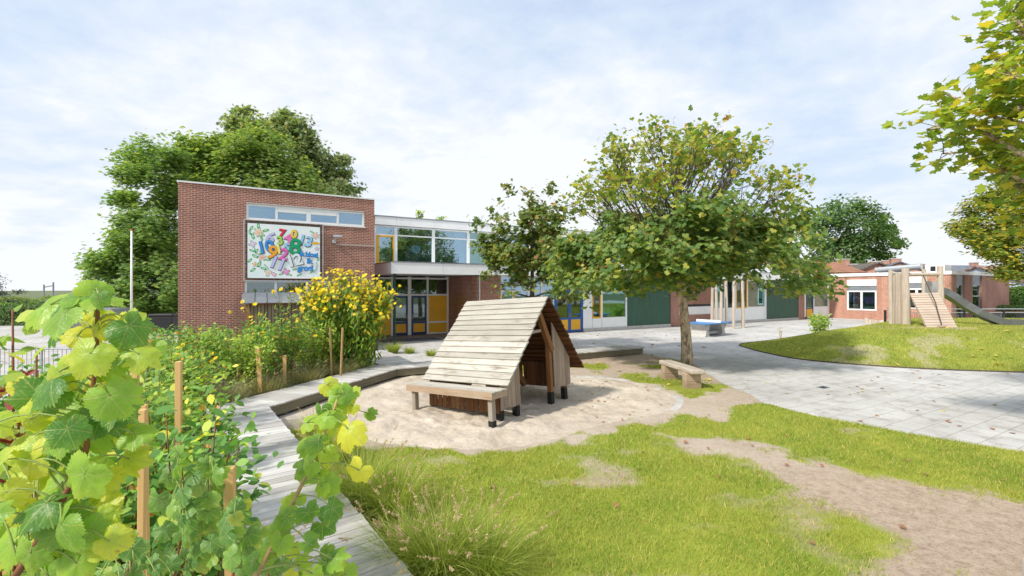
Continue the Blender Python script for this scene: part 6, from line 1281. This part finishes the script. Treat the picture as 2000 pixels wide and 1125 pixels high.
def vine_mat(name, g1, g2, yel, trans=.42, rough=.40, ):
    m, nt, p, o = mat_new(name); a = N(nt, 'ShaderNodeAttribute', attribute_name='vein'); b = N(nt, 'ShaderNodeAttribute', attribute_name='rad'); k = N(nt, 'ShaderNodeAttribute', attribute_name='tone'); v = coords(nt)
    f = noise(nt, v, 16, 5, .6); t = math_n(nt, 'ADD', math_n(nt, 'MULTIPLY', k.outputs['Fac'], .85), math_n(nt, 'ADD', math_n(nt, 'MULTIPLY', b.outputs['Fac'], .20), math_n(nt, 'MULTIPLY', math_n(nt, 'SUBTRACT', f, .5), .55)))
    c = ramp(nt, t, [(.10, g1), (.48, g2), (.95, yel)]); c = mixc(nt, math_n(nt, 'MULTIPLY', a.outputs['Fac'], .7), c, (.56, .62, .22))
    sp = ramp(nt, math_n(nt, 'ADD', noise(nt, v, 42, 5, .65), math_n(nt, 'MULTIPLY', b.outputs['Fac'], .12)), [(.72, (0, 0, 0)), (.78, (1, 1, 1))]); c = mixc(nt, math_n(nt, 'MULTIPLY', sp, .7), c, (.30, .15, .045))
    nt.links.new(c, p.inputs['Base Color']); p.inputs['Roughness'].default_value = rough; p.inputs['Specular IOR Level'].default_value = .5
    bump(nt, p, math_n(nt, 'ADD', math_n(nt, 'MULTIPLY', a.outputs['Fac'], -.8), math_n(nt, 'MULTIPLY', noise(nt, v, 140, 3), .5)), .5, .003)
    tr = nt.nodes.new('ShaderNodeBsdfTranslucent'); nt.links.new(mixc(nt, 1.0, c, (1.4, 1.3, .45), 'MULTIPLY'), tr.inputs[0]); mx = nt.nodes.new('ShaderNodeMixShader'); mx.inputs[0].default_value = trans
    nt.links.new(p.outputs[0], mx.inputs[1]); nt.links.new(tr.outputs[0], mx.inputs[2]); nt.links.new(mx.outputs[0], o.inputs[0]); return m
M['vine'] = vine_mat('vine leaf', (.10, .27, .045), (.33, .55, .06), (.72, .71, .075), .50)
M['currant'] = vine_mat('currant leaf', (.10, .25, .07), (.24, .44, .09), (.60, .62, .13), .46)
class LeafSet:
    def __init__(s, lib): s.V = []; s.Fc = []; s.v = []; s.r = []; s.t = []; s.n = 0; s.lib = lib
    def add(s, base, tip, nrm, size, tone):
        V, fs, v, r = s.lib[rng.integers(0, len(s.lib))]; tip = Vector(tip).normalized(); nrm = Vector(nrm); n = (nrm-tip*nrm.dot(tip)).normalized(); sx = tip.cross(n)
        Mx = np.array([list(sx), list(tip), list(n)]); cur = rng.uniform(.6, 1.5); W = V*np.array([1, 1, cur]); W = W*size @ Mx+np.array(list(base)); s.V.append(W); s.Fc += [tuple(i+s.n for i in f) for f in fs]; s.n += len(V); s.v.append(v); s.r.append(r); s.t.append(np.full(len(V), tone))
    def build(s, name, mat, parent):
        me = bpy.data.meshes.new(name); me.from_pydata(np.concatenate(s.V).tolist(), [], s.Fc); me.materials.append(mat); me.polygons.foreach_set('use_smooth', [True]*len(me.polygons))
        for k, q in (('vein', s.v), ('rad', s.r), ('tone', s.t)): at = me.attributes.new(k, 'FLOAT', 'POINT'); at.data.foreach_set('value', np.concatenate(q).astype(np.float32))
        me.update(); o = bpy.data.objects.new(name, me); C.objects.link(o); o.parent = parent; return o
def vine_plant(name, label, stem, rad, leaves_, mat, smat, lib, dY=.08, ks=.48, cat='vine', group=None, ground=None, xtra=1):
    """stem: [(px,py,Y)], leaves: (px,py of the stalk end, tip angle on view, length px, facing 0 viewer..1 up, tone 0..1)"""
    sp = [P(*q) for q in stem]; b0 = sp[-1] if ground is None else ground; base = Vector((b0.x, b0.y, .22)); t = thing(name, label, cat, base, 0, group)
    if (sp[-1]-base).length > .1: sp.append(sp[-1].lerp(base, .5)+Vector((0, .03, 0))); sp.append(base.copy())
    sq = [Vector(p_)-base for p_ in smoothpoly([tuple(q) for q in sp], 5, closed=False)]; mb = MB(); k = len(sq); mb.tube(sq, [rad*(.55+.6*i/k)*(1+.10*math.sin(i*2.1)) for i in range(k)], 8); mb.build('stem', smat, t, smooth=True)
    ls = LeafSet(lib); pm = MB(); more = [(l[0]+rng.normal()*26, l[1]+22+rng.normal()*26, l[2]+rng.normal()*45, l[3]*rng.uniform(.7, 1.05), rng.uniform(.25, .7), np.clip(l[5]+rng.normal()*.25, 0, 1), rng.uniform(-.02, .14)) for l in leaves_ for _ in range(xtra) if l[1] > 600]; more = [l for l in more if not (l[0] < 95 and l[1] < 745)]
    ys = [q[1] for q in stem]; Ys = [q[2] for q in stem]
    for lf in leaves_+more:
        bx, by, al, ln, f, tone = lf[:6]; Y = float(np.interp(by, ys, Ys))+(lf[6] if len(lf) > 6 else rng.uniform(-dY, dY)); bp = P(bx, by, Y)-base
        al = R(al+rng.normal()*5); tip = Vector((math.cos(al), rng.normal()*.22-.12, math.sin(al))); nrm = Vector((rng.normal()*.22, -(1-f)-.15, f+.10+rng.normal()*.12)); ls.add(bp, tip, nrm, ln/F*Y*ks, np.clip((tone-.4)*1.25+.38+rng.normal()*.10, 0, 1))
        j = min(range(k), key=lambda i: (sq[i]-bp).length+(.0 if sq[i].z <= bp.z+.02 else .05)); s0_ = sq[j]; mm = s0_.lerp(bp, .5)+Vector((0, 0, .02+(s0_-bp).length*.15)); q = [s0_.lerp(mm, z).lerp(mm.lerp(bp, z), z) for z in np.linspace(0, 1, 5)]; pm.tube(q, [.0022, .0018, .0016, .0016, .002], 6)
    pm.build('leaf_stalks', M['petiole'], t, smooth=True); ls.build('foliage', mat, t); return t
main_l = [(178, 575, 183, 112, .80, .25), (196, 580, -4, 100, .78, .30), (188, 566, 140, 72, .6, .35), (192, 582, -88, 52, .65, .25, -.06), (132, 606, 155, 66, .6, .15), (126, 612, 222, 118, .42, .40, -.05), (184, 618, 216, 98, .25, .78, .04), (193, 622, -104, 74, .2, .80, .08), (256, 628, 150, 62, .35, .6), (252, 636, -48, 98, .38, .32, -.03), (272, 692, -32, 86, .45, .55), (177, 690, -112, 108, .22, .45, -.07), (174, 692, 190, 84, .4, .5, .02), (104, 742, 197, 132, .72, .15, -.03), (70, 778, 228, 92, .3, .80), (214, 772, -66, 118, .28, .40, -.05), (216, 778, -8, 90, .45, .30, .02), (182, 760, -98, 84, .2, .88, .05), (128, 840, 228, 116, .5, .42, -.03), (132, 838, -62, 92, .62, .10, -.06), (134, 832, 150, 70, .5, .25, .02), (262, 848, -10, 82, .65, .35), (240, 850, -80, 66, .4, .6), (166, 926, 240, 132, .28, .45, -.07), (170, 924, -42, 90, .35, .42, -.02), (64, 900, 205, 100, .35, .85), (66, 880, 170, 80, .4, .6), (92, 982, 190, 118, .74, .12), (120, 1024, 236, 120, .32, .45, -.05), (122, 1026, -66, 118, .3, .30, .0), (168, 1042, -40, 92, .4, .32), (206, 932, 0, 66, .35, .75), (24, 1060, 222, 108, .4, .5), (-10, 900, 10, 78, .5, .5), (10, 960, -60, 80, .35, .7), (60, 1080, -92, 100, .3, .4), (-20, 830, -20, 88, .4, .6), (-25, 1010, 15, 90, .6, .3), (200, 1010, -30, 70, .4, .5), (100, 1090, -60, 100, .4, .4), (150, 1100, -100, 90, .3, .45), (230, 700, 20, 52, .4, .3)]
vine_plant('vine_shoot', 'tall vine shoot with big sunlit lobed leaves filling the left foreground', [(191, 585, .95), (190, 640, .95), (188, 690, .94), (181, 760, .93), (172, 850, .92), (160, 905, .91), (128, 965, .90), (98, 1015, .89), (60, 1080, .90), (10, 1160, .92), (-30, 1260, .95)], .0065, main_l, M['vine'], M['stem'], LEAFV, .05, ground=P(-40, 1300, .97), xtra=2)
br_l = [(668, 764, 66, 44, .4, .35), (662, 768, 165, 62, .4, .5), (672, 770, -12, 60, .45, .3), (664, 784, -66, 70, .4, .45), (690, 768, 30, 46, .4, .4), (640, 812, 188, 72, .5, .35), (652, 818, -28, 66, .4, .45), (680, 838, -96, 98, .15, .85), (622, 862, 168, 66, .6, .2), (634, 884, -82, 74, .3, .45), (606, 905, 216, 78, .45, .35), (640, 945, -34, 72, .5, .2), (628, 950, -120, 60, .4, .4), (600, 1000, -76, 72, .3, .12), (575, 985, 148, 70, .4, .45), (560, 1010, 196, 66, .4, .3), (548, 1060, -100, 72, .4, .4), (585, 1105, 60, 60, .5, .4), (650, 1092, 28, 72, .5, .42), (640, 1100, -50, 70, .5, .35), (600, 1060, -20, 60, .45, .3), (530, 1080, 170, 66, .4, .4), (610, 1120, -80, 62, .4, .5), (655, 1110, 100, 60, .5, .4)]
vine_plant('vine_shoot', 'slender vine branch leaning across the boardwalk with smaller lobed leaves', [(668, 755, 1.38), (652, 800, 1.34), (622, 872, 1.29), (590, 945, 1.24), (556, 1015, 1.20), (505, 1120, 1.15), (480, 1180, 1.12)], .0062, br_l, M['vine'], M['stemtan'], LEAFV, .06, .40, ground=Vector((-1.25, 1.25, 0)))
def currant(label, cx, top, bot, wd, Y, n, sz, tone):
    ls_ = []
    for i in range(n): y = rng.uniform(top+20, bot); x = cx+rng.normal()*wd*(.45+.5*(y-top)/(bot-top)); ls_.append((x, y, rng.uniform(195, 345), sz*rng.uniform(.7, 1.25), rng.uniform(.25, .75), np.clip(tone+rng.normal()*.15, 0, 1), rng.uniform(-.25, .25)))
    ls_ += [(cx, top+8, 90+40*s, sz*.8, .5, tone) for s in (-1, 0, 1)]
    return vine_plant('currant_bush', label, [(cx, top, Y), (cx+6, (top+bot)/2, Y), (cx-8, bot, Y), (cx-14, bot+60, Y)], .006, ls_, M['currant'], M['stem'], LEAFL, .1, .31, 'shrub', 'currant bushes along the boardwalk', xtra=0)
currant('upright currant shoot in the middle with fresh green lobed leaves', 352, 880, 1110, 42, 1.65, 34, 82, .28); currant('currant shoot beside the square pine stake', 462, 985, 1130, 24, 1.55, 24, 78, .22); currant('currant shoot left of the square pine stake with pale tips', 405, 900, 1120, 30, 1.80, 24, 76, .34); currant('low currant shoot overhanging the boardwalk at the bottom', 530, 1050, 1130, 22, 1.45, 8, 66, .25); currant('dark currant shoot at the bottom left of the dry grass', 250, 1050, 1140, 45, 1.35, 18, 72, .2)
# ------------------------------------------------------------------ fallen leaves
lm = []
for s in range(4):
    r_ = np.random.default_rng(s+60); S = np.array(MAPLE)+r_.normal(size=(len(MAPLE), 2))*.03; ph0 = r_.uniform(0, 6.28); z = .10*np.hypot(S[:, 0], S[:, 1])*(1+1.6*np.sin(np.arctan2(S[:, 1], S[:, 0])*2+ph0))
    me = bpy.data.meshes.new('fallen_leaf'); me.from_pydata([(0, 0, 0)]+[(a, b, abs(c)) for (a, b), c in zip(S, z)], [], [(0, 1+i, 1+(i+1) % len(S)) for i in range(len(S))]); me.update(); lm.append(me)
def fallen(n, xr, yr, test, zf, size, label, group, mat):
    k = 0
    for i in range(n*40):
        x = random.uniform(*xr); y = random.uniform(*yr)
        if k >= n: break
        if not test(x, y): continue
        key = (mat, i % 4); me = FM.get(key)
        if me is None: me = lm[i % 4].copy(); me.materials.append(M[mat]); FM[key] = me
        o = bpy.data.objects.new('fallen_leaf', me); C.objects.link(o); o.location = (x, y, zf(x, y)); o.rotation_euler = (random.gauss(0, .22), random.gauss(0, .22), random.uniform(0, 6.28)); s = size*random.uniform(.6, 1.25); o.scale = (s, s, s); tag(o, label, 'leaf', group); k += 1
FM = {}
inp = lambda poly: (lambda x, y: bool(inside(np.array([x]), np.array([y]), poly)[0]))
vis = lambda x, y: abs(x/y) < 1.12
fallen(36, (-.5, 9), (4.2, 9.5), lambda x, y: inp(LAWN)(x, y) and not inp(SANDP)(x, y) and vis(x, y), lambda x, y: float(zlawn(np.array([x]), np.array([y]))[0])+.03, .065, 'dry brown maple leaf fallen on the front lawn', 'dry leaves on the front lawn', 'dryleaf')
fallen(60, (1.2, 4.0), (8.6, 13.2), lambda x, y: inp(SANDP)(x, y), lambda x, y: ground_z(x, y)+.01, .06, 'dry brown leaf lying on the sand right of the playhouse', 'dry leaves on the sand', 'dryleaf')
fallen(30, (2.0, 6), (12.0, 18.2), lambda x, y: inp(LAWN)(x, y) and not inp(SANDP)(x, y), lambda x, y: ground_z(x, y)+.03, .11, 'yellow leaf fallen on the thin turf by the log bench', 'yellow leaves on the thin turf', 'yellowleaf')
fallen(26, (6.4, 16), (8.0, 15), lambda x, y: not inp(LAWN)(x, y) and not inp(MOUND)(x, y) and vis(x, y), lambda x, y: .010, .08, 'brown leaf fallen on the pale paving', 'brown leaves on the paving', 'dryleaf')
fallen(16, (6.4, 14), (9.0, 15), lambda x, y: not inp(LAWN)(x, y) and not inp(MOUND)(x, y) and vis(x, y), lambda x, y: .010, .08, 'yellow leaf fallen on the pale paving', 'yellow leaves on the paving', 'yellowleaf')
fallen(26, (11, 22), (14.2, 19), lambda x, y: inp(MOUND)(x, y) and vis(x, y), lambda x, y: ground_z(x, y)+.06, .12, 'pale yellow leaf fallen on the grass mound', 'yellow leaves on the mound', 'yellowleaf')
fallen(24, (1, 9), (19, 28), lambda x, y: not inp(LAWN)(x, y), lambda x, y: .012, .13, 'brown leaf on the far paving before the classroom wing', 'brown leaves on the far paving', 'dryleaf')
# corner of a pale timber beam at the lower right
c0 = P(1990, 1125, 3.3); o = thing('timber_beam', 'pale timber beam end just entering the lower right corner', 'beam', (4.50, 3.90, 0), .35); mb = MB(); mb.box(0, 1.2, 0, .10, .0, .30); mb.build('beam', M['silver'], o, bevel=.02)
